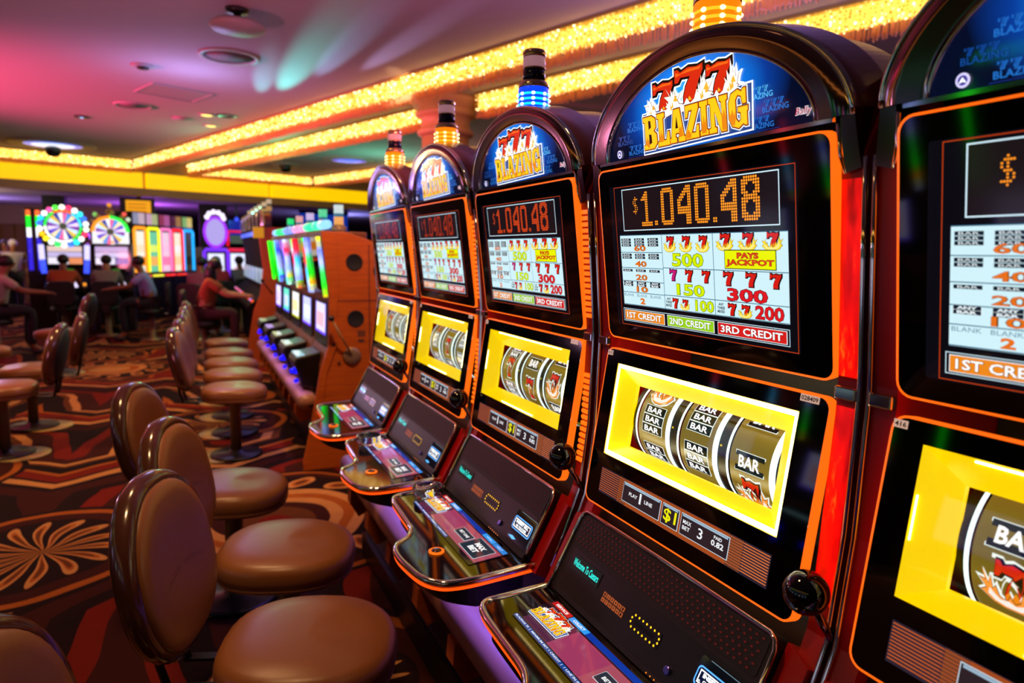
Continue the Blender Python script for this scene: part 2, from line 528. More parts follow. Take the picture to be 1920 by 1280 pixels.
def logo(a, u, v, k, lay=3, glow=True):
    """777 over the word BLAZING; k scales the marquee-size drawing"""
    X = [('B', -.136, -.0945, .0105, .070), ('L', -.0925, -.0560, .0115, .070), ('A', -.0555, -.0140, .0125, .070), ('Z', -.0115, .0245, .0135, .0705), ('I', .0275, .0475, .0145, .0705), ('N', .0505, .0950, .0145, .071), ('G', .0985, .1405, .0140, .0735)]
    S = [(-.103, .0715, .060, .053), (-.0375, .074, .076, .062), (.0455, .075, .059, .0525)]
    def P(pts):
        return [(u + x * k, v + y * k) for x, y in pts]
    W = ('#eef8ff', 1.35)
    TL = [(-.112, .066, .030, .030), (-.048, .066, .034, .036), (.034, .070, .030, .040), (.106, .070, .034, .048), (.098, .070, .020, .028)]
    for x, y, ww, hh in TL:
        a.poly(P(offset(tf(TALL, x, y, ww, hh), .0035)), W, lay)
        a.poly(P(tf(TALL, x, y, ww, hh)), '#7a3206', lay + 5)
        a.poly(P(offset(tf(TALL, x, y, ww, hh), -.0010)), ('#fffaf0', 1.3), lay + 6)
        a.poly(P(tf([(-.1, .1), (-.14, .42), (0, .28), (.06, .56), (.16, .2)], x, y, ww, hh)), '#ffc040', lay + 7)
    for x, y, ww, hh in S:
        a.poly(P(offset(tf(SEVEN, x, y, ww, hh / 1.18), .0068)), W, lay)
        a.poly(P(offset(tf(FLAME, x, y - .004, ww * .95, hh / 1.18 * .9), .0035)), W, lay)
    a.poly(P([(-.145, .0), (.148, .006), (.151, .082), (.092, .081), (-.142, .079)]), W, lay)
    a.poly(P([(-.142, .0025), (.145, .0085), (.148, .079), (.092, .0785), (-.139, .0765)]), '#2a4690', lay + 1)
    for x, y, ww, hh in S:
        a.poly(P(offset(tf(SEVEN, x + .002, y, ww, hh / 1.18), .0042)), '#0c0508', lay + 2)
        a.poly(P(tf(SEVEN, x, y, ww, hh / 1.18)), '#e02c10', lay + 3)
        a.poly(P(tf([(.05, 1.1), (.05, .95), (.25, 1.0), (.6, 1.0), (.9, .98), (.95, 1.06), (.5, 1.1), (.22, 1.02)], x, y, ww, hh / 1.18)), '#ff6a14', lay + 4)
        a.poly(P(tf(FLAME, x - ww * .02, y - .004, ww * .95, hh / 1.18 * .9)), '#7a3206', lay + 5)
        a.poly(P(offset(tf(FLAME, x - ww * .02, y - .004, ww * .95, hh / 1.18 * .9), -.0011)), ('#fff8e8', 1.25), lay + 6)
        a.poly(P(tf([(-.05, .2), (.0, .42), (.1, .2)], x, y, ww, hh / 1.18)), '#ffb428', lay + 7)
        a.poly(P(tf([(1.0, .3), (1.12, .52), (1.2, .25)], x, y, ww, hh / 1.18)), '#ffc23a', lay + 7)
        a.poly(P(tf([(.45, .1), (.52, .24), (.6, .1)], x, y, ww, hh / 1.18)), '#ffb428', lay + 7)
    for ch, x0, x1, y0, y1 in X:
        out, holes = LETTERS[ch]
        q = tf(out, x0, y0, x1 - x0, y1 - y0)
        a.poly(P(offset(q, .0042)), ('#f4faff', 1.3), lay + 8)
        a.poly(P(offset(q, .0026)), '#3a0c06', lay + 9)
        a.poly(P(offset(q, .0012)), '#e86a10', lay + 10)
        a.poly(P(q), ('#ffd21a', 1.0), lay + 11)
        w, h = x1 - x0, y1 - y0
        fl = {'B': [(.12, .15), (.12, .34), (.2, .24), (.27, .4), (.34, .25), (.41, .3), (.41, .02)],
              'L': [(.12, .12), (.12, .45), (.22, .28), (.3, .5), (.4, .3), (.46, .4), (.46, .12)],
              'A': [(.62, .29), (.66, .5), (.72, .38), (.8, .48), (.9, .15), (.66, .13)],
              'Z': [(.03, .02), (.05, .16), (.2, .3), (.28, .22), (.42, .14), (.4, .02)],
              'I': [(.2, .05), (.2, .55), (.35, .3), (.5, .6), (.62, .35), (.8, .5), (.8, .05)],
              'N': [(.7, .1), (.7, .6), (.76, .42), (.82, .62), (.92, .4), (.92, .02), (.72, .02)],
              'G': [(.02, .3), (.02, .5), (.1, .36), (.2, .52), (.28, .35), (.36, .45), (.36, .22), (.3, .08), (.15, .1)]}[ch]
        a.poly(P(tf(fl, x0, y0, w, h)), '#f58a12', lay + 12)
        for hl in holes:
            a.poly(P(tf(hl, x0, y0, w, h)), '#3a0c06', lay + 13)
DIG = {
    '1': ["...xx...", "..xxx...", ".xxxx...", "xxxxx...", "...xx...", "...xx...", "...xx...", "...xx...", "...xx...", "...xx...", "...xx...", "...xx...", "...xx...", "xxxxxxxx", "xxxxxxxx"],
    '0': [".xxxxxx.", "xxxxxxxx", "xx....xx", "xx....xx", "xx....xx", "xx....xx", "xx....xx", "xx....xx", "xx....xx", "xx....xx", "xx....xx", "xx....xx", "xx....xx", "xxxxxxxx", ".xxxxxx."],
    '4': [".....xxx", "....xxxx", "...xxxxx", "..xxx.xx", ".xxx..xx", "xxx...xx", "xx....xx", "xx....xx", "xxxxxxxx", "xxxxxxxx", "xxxxxxxx", ".....xxx", ".....xxx", ".....xxx", ".....xxx"],
    '8': [".xxxxxx.", "xxxxxxxx", "xxx..xxx", "xx....xx", "xx....xx", "xxx..xxx", ".xxxxxx.", "xxxxxxxx", "xxx..xxx", "xx....xx", "xx....xx", "xx....xx", "xxx..xxx", "xxxxxxxx", ".xxxxxx."],
    '$': ["..x..", ".xxxx", "x.x..", "x.x..", ".xxx.", "..x.x", "..x.x", "xxxx.", "..x.."],
    '.': ["xx", "xx"],
}
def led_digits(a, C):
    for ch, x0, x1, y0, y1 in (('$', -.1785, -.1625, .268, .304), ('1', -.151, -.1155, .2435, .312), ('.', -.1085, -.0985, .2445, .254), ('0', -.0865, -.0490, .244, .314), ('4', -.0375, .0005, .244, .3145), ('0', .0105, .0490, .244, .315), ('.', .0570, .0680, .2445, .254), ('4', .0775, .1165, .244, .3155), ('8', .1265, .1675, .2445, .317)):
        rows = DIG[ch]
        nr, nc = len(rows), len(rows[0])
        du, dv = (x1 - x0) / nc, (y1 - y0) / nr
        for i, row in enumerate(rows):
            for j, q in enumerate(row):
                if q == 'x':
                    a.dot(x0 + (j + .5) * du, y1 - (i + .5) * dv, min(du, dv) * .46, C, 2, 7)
INK = '#14202e'
def paytable(a):
    BG = ('#cfeff7', 1.05)
    a.rect(-.2325, .0795, .2220, .2265, BG, 1)
    L = '#3d6f8c'
    t = .0007
    for x0, x1, y in ((-.2325, .222, .0805), (-.2325, -.0905, .191), (-.2325, -.0905, .159), (-.2325, -.0905, .131), (-.2325, -.0905, .107), (-.0905, .222, .1615), (-.0905, .222, .1078), (-.2325, .222, .2262)):
        a.rect(x0, y - t, x1, y + t, L, 2)
    for x in (-.0905, .0535):
        a.rect(x - t, .0805, x + t, .226, L, 2)
    OR = '#e8701a'
    cols = (-.211, -.165, -.119)
    for y, n, val, vy in ((.2115, 3, '60', .1945), (.183, 2, '40', .1625), (.1535, 1, '20', .1345), (.1255, 2, '10', .1095)):
        for cu in cols:
            if val == '10':
                for k, wd in enumerate(('BAR', 'ANY')):
                    a.rect(cu - .017, y - .0055 + k * .0055, cu + .017, y + k * .0055, '#f4ffff', 2)
                    a.rect(cu - .0165, y - .0053 + k * .0055, cu + .0165, y - .0002 + k * .0055, INK, 3)
                    a.text(wd, cu - .012, y - .0046 + k * .0055, cu + .012, y - .0009 + k * .0055, '#eefaff', 4, .04)
            else:
                hh = .0058
                for k in range(n):
                    yy = y - n * hh / 2 + k * hh
                    a.rect(cu - .017, yy + .0004, cu + .017, yy + hh - .0004, INK, 2)
                    a.text('BAR', cu - .012, yy + .0013, cu + .012, yy + hh - .0013, '#eefaff', 3, .0)
        a.text(val, -.1835, vy - .0012, -.143, vy + .0112, '#5a2a08', 3, .04)
        a.text(val, -.1830, vy - .001, -.1435, vy + .011, OR, 4, .015)
    for cu in cols:
        a.text('BLANK', cu - .018, .0985, cu + .018, .1045, '#5f8aa0', 3, .0)
    a.text('2', -.172, .0835, -.155, .0965, OR, 4, .05)
    YG = '#d8f000'
    for i in range(3):
        seven(a, -.0755 + i * .0465, .196, .021, .026, 2)
        seven(a, .0725 + i * .0535, .199, .024, .026, 2)
        seven(a, -.0715 + i * .0465, .1375, .021, .0215, 2, False, red=('#c81e78' if i == 0 else '#d81e12'))
        seven(a, .0765 + i * .0535, .1355, .024, .0235, 2, False)
    for tx, a0, b0, c0, d0, f, o_ in (('500', -.062, .165, .027, .190, YG, '#4a6a10'), ('150', -.052, .1105, .027, .132, YG, '#4a6a10'), ('100', .0, .0835, .0495, .104, YG, '#4a6a10'), ('300', .085, .109, .178, .131, '#e01a20', '#5a0a10'), ('200', .150, .0825, .211, .105, '#e01a20', '#5a0a10')):
        a.text(tx, a0 - .001, b0 - .001, c0 + .001, d0 + .001, o_, 2, .05)
        a.text(tx, a0, b0, c0, d0, f, 3, .025)
    a.rect(.084, .1645, .2005, .1975, '#2a3a10', 9)
    a.rect(.0855, .166, .199, .196, ('#eef600', 1.0), 10)
    a.text('PAYS', .114, .1825, .164, .1930, '#5a1008', 11, .07)
    a.text('PAYS', .1145, .183, .1635, .1925, '#e0401a', 12, .04)
    a.text('JACKPOT', .088, .168, .197, .1815, '#5a1008', 11, .06)
    a.text('JACKPOT', .0885, .1684, .1965, .181, '#e0401a', 12, .035)
    for bx in (-.0875, .0590):
        for k, wd in enumerate(('MIXED', 'THREE', 'ANY')):
            a.text(wd, bx + (.003 if wd == 'ANY' else 0), .0855 + k * .0065, bx + (.016 if wd == 'ANY' else .0185), .0905 + k * .0065, INK, 2, .03)
    seven(a, -.0665, .084, .0165, .019, 2, False)
    seven(a, -.0365, .0845, .0155, .018, 2)
    seven(a, .0855, .0835, .0195, .0205, 2, False)
    seven(a, .1185, .084, .0185, .0195, 2)
def credits(a):
    a.frame(-.2365, .0435, .2215, .0715, .0012, '#c8e4f2', 1)
    for tx, x0, x1, c in (('1ST CREDIT', -.2315, -.095, '#f08a1e'), ('2ND CREDIT', -.0865, .0485, '#9ad41e'), ('3RD CREDIT', .0575, .2165, '#d81f1c')):
        a.rect(x0, .0465, x1, .0685, '#f4faff', 2)
        a.rect(x0 + .0012, .0475, x1 - .0012, .0675, c, 3)
        a.text(tx, x0 + .008, .0505, x1 - .008, .0645, '#30302a', 4, .045)
        a.text(tx, x0 + .0085, .0512, x1 - .0085, .0642, ('#ffffff', 1.1), 5, .02)
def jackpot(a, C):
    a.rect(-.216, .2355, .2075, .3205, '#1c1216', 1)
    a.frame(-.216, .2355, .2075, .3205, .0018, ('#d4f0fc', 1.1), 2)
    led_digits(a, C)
def infobar(a):
    a.rect(-.251, .036, .2455, .0925, '#2c2230', 1)
    a.rect(-.18, .037, .185, .0915, '#6e3a24', 2)
    a.rect(-.150, .037, .150, .0915, '#a24a1e', 3)
    for i in range(11):
        y = .041 + i * .0047
        a.rect(-.249, y, -.182, y + .0018, '#c05a2a', 3)
        a.rect(-.182, y, -.150, y + .0018, '#a8502a', 4)
        a.rect(.150, y, .187, y + .0018, '#b05a34', 4)
        a.rect(.187, y, .244, y + .0018, '#e0743a', 3)
    for x0, x1 in ((-.1605, -.0335), (-.028, .0228), (.0285, .156)):
        a.rect(x0, .0455, x1, .086, '#cfe6f4', 5)
        a.rect(x0 + .0012, .0467, x1 - .0012, .0848, '#2e2126', 6)
        a.rect(x0 + .004, .0805, x1 - .004, .0842, '#9fb8cc', 7)
    W = '#f4f6fa'
    a.text('PLAY', -.137, .063, -.108, .0705, W, 8, .02)
    a.text('1', -.101, .057, -.095, .0785, W, 8, .01)
    a.text('LINE', -.084, .063, -.058, .0705, W, 8, .02)
    a.text('$1', -.021, .0515, .0165, .079, '#f4ee10', 8, .015)
    a.text('MAX', .036, .068, .059, .0755, W, 8, .02)
    a.text('BET', .036, .057, .057, .0645, W, 8, .02)
    a.text('3', .078, .0555, .091, .0745, W, 8, .01)
    a.text('PAID', .119, .0705, .139, .0765, W, 8, .02)
    a.text('0.82', .114, .0575, .145, .068, W, 8, .03)

# blue marquee background, printed glow behind the logo
M_MQBG = mat('blue_sign_print', '#000000', .06, 0, '#0a50d0', 1.0)
g = NT(M_MQBG)
tc = g.new('ShaderNodeTexCoord')
sx = g.new('ShaderNodeSeparateXYZ')
g.link(tc.outputs['Object'], sx.inputs[0])
du = g.math('MULTIPLY', sx.outputs[1], 4.4)
dv = g.math('MULTIPLY', g.math('SUBTRACT', sx.outputs[2], 1.875), 8.5)
dd = g.math('SQRT', g.math('ADD', g.math('MULTIPLY', du, du), g.math('MULTIPLY', dv, dv)))
g.link(g.ramp(dd, [(.0, '#35c4ff'), (.5, '#1288ff'), (.78, '#0a3c9a'), (1.0, '#060c26')]), bsdf(M_MQBG).inputs['Emission Color'])
def half_arch(w, h, v0, n=40, p=2.35, q=2.1):
    """superellipse arch from right base to left base"""
    out = []
    for k in range(n + 1):
        t = PI * k / n
        c, s_ = math.cos(t), math.sin(t)
        out.append((w * math.copysign(abs(c) ** (2 / p), c), v0 + h * abs(s_) ** (2 / q)))
    return out
# ------------------------------------------------------------------ the row of slot machines
PITCH_Y = {0: -.7046, 1: 0, 2: .7166, 3: 1.4127, 4: 2.105}
YC = 1.0035
W2 = .3035
def slab_sides(b, F, a, n0, n1, outer, inner, mo):
    """rim of a rounded slab: outer wall, narrow front rim"""
    b.use(mo, True)
    o0 = b.V([F(u, v, n0) for u, v in outer])
    o1 = b.V([F(u, v, n1) for u, v in outer])
    i1 = b.V([F(u, v, n1) for u, v in inner])
    n = len(outer)
    for k in range(n):
        j = (k + 1) % n
        b.face([o0[k], o0[j], o1[j], o1[k]])
        b.face([o1[k], o1[j], i1[j], i1[k]])
def holed(b, F, outer, hole, n):
    """flat plate with a rectangular hole"""
    vo = b.V([F(u, v, n) for u, v in outer])
    bl, br, tr_, tl = b.V([F(u, v, n) for u, v in hole])
    N = len(vo)
    for i0, i1, h0, h1 in ((3, 9, tl, tr_), (9, 15, bl, tl), (15, 21, br, bl), (21, 27, tr_, br)):
        b.face([vo[i % N] for i in range(i0, i1 + 1)] + [h0, h1])
def reel_mesh(syms, R0=.10, wd=.095):
    """drum strip with symbols; syms: list of (kind, angle)"""
    b = MB()
    C = LO(0, .2195, -.132)
    def S(u, s, n):
        a = s / R0
        rr = R0 + n
        return C + LO.U * u + LO.V * (rr * math.sin(a)) + LO.N * (rr * math.cos(a))
    def band(u0, u1, mt, dr=0.0, lo=-95, hi=95, n=36):
        b.use(mt, True)
        pr = None
        for k in range(n + 1):
            s = R(lo + (hi - lo) * k / n) * R0
            v = b.V([S(u0, s, dr), S(u1, s, dr)])
            if pr:
                b.face([pr[0], pr[1], v[1], v[0]])
            pr = v
    h = wd / 2
    band(-h, h, M_REEL)
    band(h, h + .014, M_RIM, .002)
    band(-h - .008, -h - .002, M_RIM, .002)
    band(h + .014, h + .0225, M_DRUM, .001)
    band(-h - .0225, -h - .008, M_DRUM, .001)
    band(h + .0175, h + .0225, mat('yellow_tick', '#000000', .4, 0, '#e8c800', 1.0), .0016, 2, 4, 2)
    a = Art(S)
    a.bm.free()
    a.bm, a.mats = b.bm, b.mats
    for kind, ang in syms:
        s = R(ang) * R0
        if kind == 'B1':
            barsym(a, 0, s, .070, .036, 1)
        elif kind == 'B2':
            barsym(a, 0, s, .068, .044, 2)
        elif kind == 'B3':
            barsym(a, 0, s, .068, .060, 3)
        elif kind == '7':
            seven(a, -.0195, s - .030, .042, .060, 2, False, rim='#f4fff0', red='#d01418')
        elif kind == 'F7':
            seven(a, -.0195, s - .026, .040, .056, 2, True, rim='#f8fff4', red='#d8280f', f1='#ff9a3a', f2='#fff4e8')
    me = b.mesh('reel', False)
    return me
REELS = {
    0: [[('B1', 12), ('F7', -22)], [('B1', 20), ('7', -18)], [('B3', 0)]],
    1: [[('F7', 42), ('B3', 3), ('B3', -44)], [('B3', 24), ('B3', -22)], [('B1', 42), ('B1', -5), ('F7', -40)]],
    2: [[('B3', 38), ('7', 4), ('B3', -38)], [('B1', 22), ('7', -20), ('B1', 60)], [('B1', 42), ('F7', 0), ('B1', -40)]],
    3: [[('7', 40), ('B3', 4), ('B2', -38)], [('B1', 42), ('7', 0), ('B1', -40)], [('B3', 22), ('B3', -22)]],
    4: [[('B1', 42), ('7', 8), ('B2', -34)], [('B3', 16), ('B2', -30)], [('7', 42), ('B3', 0), ('B1', -42)]],
}
DECKOUT = [(.735, -.300), (.605, -.305), (.571, -.306), (.552, -.290), (.542, -.250), (.538, -.147), (.535, -.065), (.526, -.025), (.508, .005), (.474, .030), (.459, .060), (.455, .109), (.462, .177), (.474, .235), (.496, .274), (.527, .296), (.591, .308), (.735, .312)]
def smooth2(pts, n=4):
    out = []
    for i in range(len(pts) - 1):
        p0, p1, p2, p3 = pts[max(i - 1, 0)], pts[i], pts[i + 1], pts[min(i + 2, len(pts) - 1)]
        for k in range(n):
            t = k / n
            out.append(tuple(.5 * (2 * p1[c] + (p2[c] - p0[c]) * t + (2 * p0[c] - 5 * p1[c] + 4 * p2[c] - p3[c]) * t * t + (-p0[c] + 3 * p1[c] - 3 * p2[c] + p3[c]) * t ** 3) for c in range(2)))
    return out + [pts[-1]]
DECKS = smooth2(DECKOUT)
def deckz(x):
    return .832 + (x - .48) * (.018 / .24)
def dk(p, dz=0.0):
    return Vector((p[0] - .85, -p[1], deckz(p[0]) + dz))
TOPCOL = {'amber': ('#ff7a08', 1.25, '#fff0a0'), 'blue': ('#0a3cff', 1.4, '#d8ffff')}
def topper(parent, col, key):
    """column light on top of a machine"""
    body, pw, led = TOPCOL[col]
    lens = mat('lens_' + col, body, .25, 0, body, pw, sample=True)
    ledm = disp(led, 2.6)
    if col == 'blue':
        ledm2 = disp('#10d8ff', 1.6)
    else:
        ledm2 = disp('#ffb020', 1.5)
    def base(b):
        b.use(M_CHROME, True).lathe([(.042, 1.94), (.043, 1.958), (.043, 1.965), (.042, 1.972)], 24)
    def lensf(b):
        b.use(lens, True).lathe([(.040, 1.970), (.0415, 1.975), (.0415, 2.040), (.039, 2.046)], 28)
        for i in range(4):
            z = 1.985 + i * .0135
            b.use(ledm2, True).lathe([(.0416, z - .0028), (.0426, z), (.0416, z + .0028)], 28)
            for k in range(8):
                a = k * PI / 4 + .3
                b.use(ledm, True).ball((math.cos(a) * .0415, math.sin(a) * .0415, z), .0055, 8, 6, (1, 1, .75))
    def shoulder(b):
        b.use(mat('amber_clear_cap', '#e8c8a0', .22, .85), True).lathe([(.0415, 2.044), (.0415, 2.052), (.036, 2.060), (.0305, 2.064)], 28)
    def dark(b):
        b.use(mat('navy_band', '#10123a', .15), True).lathe([(.0302, 2.062), (.0302, 2.093)], 28)
    def pale(b):
        b.use(mat('pale_lilac_band', '#d8b0b8', .2, 0, '#c88a98', .45), True).lathe([(.0302, 2.096), (.0302, 2.125)], 28)
    def cap(b):
        b.use(mat('amber_clear_cap', '#e8c8a0', .22, .85), True).lathe([(.031, 2.093), (.031, 2.097), (.0300, 2.0972)], 28)
        b.lathe([(.0305, 2.124), (.0315, 2.128), (.0315, 2.138), (.027, 2.143)], 28)
    t = part('column_light', base, parent, 'tl_base')
    part('light_lens', lensf, t, 'tl_lens_' + col)
    part('shoulder', shoulder, t, 'tl_sh')
    part('dark_band', dark, t, 'tl_dark')
    part('pale_band', pale, t, 'tl_pale')
    part('cap', cap, t, 'tl_cap')
    return t
GL = rrect(-W2, 0.0, W2, .3655, .022)
GLI = rrect(-W2 + .0035, .0035, W2 - .0035, .362, .019)
LLI = rrect(-W2 + .0035, .0065, W2 - .0035, .3555, .019)
LL = rrect(-W2, .003, W2, .359, .022)
YO = [(-.2555, .122), (.2475, .122), (.2475, .3265), (-.2555, .3265)]
YI = [(-.209, .151), (.205, .151), (.205, .2865), (-.209, .2865)]
def build_machine(k, label, top, redlens=False, white_rim=False, sticker=None):
    T = thing('slot_machine', label, 'slot machine', (.85, YC + PITCH_Y[k], 0), 0, 'arched reel slot machines in the front row')
    def cabinet(b):
        b.use(M_BODY)
        prof = [(.840, 1.745), (.868, 1.425), (.868, 1.39), (.862, 1.20), (.842, 1.035), (.765, .845), (.80, .80), (.80, .47), (1.195, .47), (1.195, 1.80), (1.06, 1.90), (.90, 1.86)]
        for a, c in ((-.3425, -.3045), (.3045, .3425)):
            b.prism(prof, lambda p: Vector((p[0] - .85, -a, p[1])), lambda p: Vector((p[0] - .85, -c, p[1])))
        inner = [(.905, 1.745), (.905, 1.41), (1.10, 1.405), (1.10, 1.04), (.87, 1.03), (.765, .842), (.80, .80), (.80, .47), (1.19, .47), (1.19, 1.795), (1.06, 1.895), (.905, 1.855)]
        b.use(M_MATTE).prism(inner, lambda p: Vector((p[0] - .85, .302, p[1])), lambda p: Vector((p[0] - .85, -.302, p[1])))
    part('cabinet', cabinet, T, 'sm_cab')
    for s in (-1, 1):
        pr = [(.840, 1.74), (.852, 1.60), (.867, 1.425), (.867, 1.39), (.861, 1.20), (.841, 1.035), (.80, .93), (.765, .855)]
        part('chrome_trim', lambda b: b.use(M_CHROME, True).tube([(x - .853, -s * .3445, z) for x, z in pr], .0042, 8), T, 'sm_trim%d' % s)
    # ---- light column beside the glass
    def sidelight(b, w_):
        F = lambda u, z: Vector(((.840 + (1.745 - z) * .0875 if z > 1.405 else (.868 - (1.39 - z) * .0316 if z > 1.2 else .862 - (1.2 - z) * .121)) - .85 - .002, -u, z))
        if redlens:
            for z0, z1 in ((1.43, 1.712), (1.085, 1.385))[w_:w_ + 1]:
                q = [F(.3065, z0), F(.3405, z0), F(.3405, z1), F(.3065, z1)]
                b.use(M_REDLENS)
                vv = b.V(q)
                b.face(vv)
        else:
            for z0, n, st in ((1.452, 18, .0143), (1.10, 15, .0148))[w_:w_ + 1]:
                for i in range(n):
                    z = z0 + i * st
                    b.use(M_SLOT)
                    b.prism(rrect(.309, z, .3385, z + st * .66, .0042, 3), lambda p: F(*p), lambda p: F(*p) + Vector((-.003, 0, 0)))
    for w_ in (0, 1):
        part('side_light', lambda b: sidelight(b, w_), T, 'sm_side%d%d' % (redlens, w_))
    for s in (-1, 1):
        part('hinge_block', lambda b: b.use(M_CHROME).box((.008, s * .324 - .018, 1.396), (.03, s * .324 + .018, 1.416)), T, 'sm_hinge%d' % s, bevel=.003)
    # ---- upper display
    e = part('upper_edge_light', lambda b: slab_sides(b, UP, None, -.018, 0, GL, GLI, M_EDGE), T, 'sm_ue')
    d = part('upper_glass', lambda b: (b.use(M_GLOSS).face(b.V([UP(u, v, .0003) for u, v in GLI])),
             b.use(M_MATTE).face(b.V([UP(u, v, -.018) for u, v in GL]))), T, 'sm_ug')
    def lcdline(b):
        a = Art(lambda u, v, n: UP(u, v, n + .0006))
        a.bm.free()
        a.bm, a.mats = b.bm, b.mats
        a.rect(-.262, .033, .242, .329, disp('#0c0a10', 1, .05), .1, .012)
        a.frame(-.2445, .06, .2385, .3265, .0012, '#d8440e', 1)
        jackpot(a)
        return a
    def artpart(name, F, fns, key, parent):
        if key in CACHE:
            return link(name, CACHE[key], parent)
        a = Art(lambda u, v, n: F(u, v, n + .0006))
        for f in fns:
            f(a)
        CACHE[key] = a.mesh(name)
        return link(name, CACHE[key], parent)
    artpart('screen_border', UP, [lambda a: (a.rect(-.262, .033, .242, .329, disp('#0d0b12', 1, .05), .3, .004), a.frame(-.2445, .035, .2385, .3265, .0011, '#c8400e', .8))], 'sm_border', d)
    jc = ('#ff9420', 1.25) if k < 2 else (('#f2501c', 1.0) if k == 2 else ('#c43a18', .9))  # view-angle reddening and dimming put into the digit colours of farther machines
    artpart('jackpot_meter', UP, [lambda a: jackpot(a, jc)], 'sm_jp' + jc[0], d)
    artpart('pay_table', UP, [paytable], 'sm_pt', d)
    artpart('credit_strip', UP, [credits], 'sm_cr', d)
    # ---- reel door
    part('lower_edge_light', lambda b: slab_sides(b, LO, None, -.018, 0, LL, LLI, M_EDGE), T, 'sm_le')
    def lglass(b):
        b.use(M_GLOSS)
        holed(b, LO, LLI, YO, .0003)
    d = part('reel_door_glass', lglass, T, 'sm_lg')
    artpart('credit_meter', LO, [infobar], 'sm_info', d)
    def stick(a):
        P = disp('#e8b8a0', .75, .4)
        for x0, y0, x1, y1, tx in ((.2455, .344, .2815, .3555, sticker[0] if sticker else None), (-.3005, .3405, -.280, .3515, sticker[1] if sticker else None)):
            a.rect(x0, y0, x1, y1, P, 1)
            if tx:
                a.text(tx, x0 + .002, y0 + .002, x1 - .002, y1 - .002, '#120c0c', 2, .03)
            else:
                for i in range(4):
                    xx = x0 + (x1 - x0) * (.15 + .2 * i)
                    a.rect(xx, y0 + .003, xx + (x1 - x0) * .1, y1 - .003, '#5a4038', 2)
    artpart('number_sticker', LO, [stick], 'sm_stick%s' % (sticker,), d)
    def surround(b):
        b.use(M_YEL)
        o0 = b.V([LO(u, v, 0) for u, v in YO])
        i0 = b.V([LO(u, v, -.026) for u, v in YI])
        i1 = b.V([LO(u, v, -.034) for u, v in YI])
        for q in range(4):
            j = (q + 1) % 4
            b.face([o0[q], o0[j], i0[j], i0[q]])
            b.face([i0[q], i0[j], i1[j], i1[q]])
        b.use(M_DRUM)
        bk = b.V([LO(u, v, -.16) for u, v in ((-.29, .06), (.29, .06), (.29, .35), (-.29, .35))])
    part('reel_surround', surround, T, 'sm_sur')
    if white_rim:
        part('led_rim', lambda b: b.use(M_LEDW, True).tube([LO(u * 1.0, v, -.0035) for u, v in offset(YO, -.005)], .0045, 6, closed=True), T, 'sm_rim')
    else:
        part('led_rim', lambda b: [b.use(mat('soft_highlight_glow', '#ffffff', .4, 0, '#fff0a0', 12.0, sample=True), True).tube([LO(x0, y0, -.0015), LO(x1, y1, -.0015)], .0011, 6) for x0, y0, x1, y1 in ((-.2515, .20, -.2515, .26), (.2435, .17, .2435, .30), (-.10, .126, .10, .126), (-.19, .3225, .20, .3225))], T, 'sm_rim2')  # reflected white highlights on the surround put in as thin glowing segments
    for i in range(3):
        ro = link('reel', reel_mesh(REELS[k][i]), T)
        ro.location = LO.U * (-.1395 + .1395 * i - .004)
    def pane(b):
        b.use(M_PANE).face(b.V([LO(u, v, .0005) for u, v in YO]))
        return b.mesh('reel_window_pane', False)
    part('reel_window_pane', pane, T, 'sm_pane')
    # ---- marquee
    inn = half_arch(.268, .148, 0, 48, 1.9, 1.9)
    out = half_arch(.3325, .187, 0, 48, 1.95, 1.95)
    def sign(a):
        a.use(M_MQBG)
        a.face(a.V([MQ(u, v, .0) for u, v in inn]))
        def inside(u, v):
            return (abs(u) / .268) ** 1.9 + (max(v, 0) / .148) ** 1.9 < .90
        for r_ in range(6):
            for c_ in range(8):
                u, v = -.262 + c_ * .0665 + (r_ % 2) * .03, .006 + r_ * .0225
                if -.148 < u + .03 < .150 and v < .125:
                    continue
                if all(inside(uu, vv) for uu in (u, u + .052) for vv in (v, v + .018)):
                    dist = math.hypot((u + .027) * 4.4, (v + .01 - .075) * 8.5)
                    cc = '#5cc4ff' if dist < .75 else ('#2478d8' if dist < .95 else '#12489a')
                    a.text('BLAZING', u, v, u + .052, v + .0085, cc, 1, .01)
                    for i in range(3):
                        a.poly(tf(SEVEN, u + .004 + i * .014, v + .0095, .011, .0075), cc, 1)
                        a.poly(offset(tf(SEVEN, u + .004 + i * .014, v + .0095, .011, .0075), -.0012), '#0a2c80', 2)
        a.frame(-.2, .0026, .2, .0030, .0002, '#2a4ac0', 1)
        logo(a, 0, 0, 1.0, 3)
        a.text('Bally', .2305, .0105, .2605, .0245, ('#f4f4ff', 1.3), 4, .045, .25)
        a.text('Bally', .2310, .0112, .2600, .0240, '#b0183a', 5, .015, .25)
        a.dot(-.2285, .0125, .0085, ('#d8d0ff', 1.2), 4, 14)
        a.dot(-.2285, .0125, .006, '#5048a0', 5, 12)
        a.poly(tf([(0, 0), (.5, 1), (1, 0), (.5, .3)], -.2335, .009, .010, .007), ('#ffffff', 1.3), 6)
    if 'sm_sign' not in CACHE:
        a = Art(lambda u, v, n: MQ(u, v, n + .001))
        sign(a)
        CACHE['sm_sign'] = a.mesh('marquee_sign')
    s_ = link('marquee_sign', CACHE['sm_sign'], T)
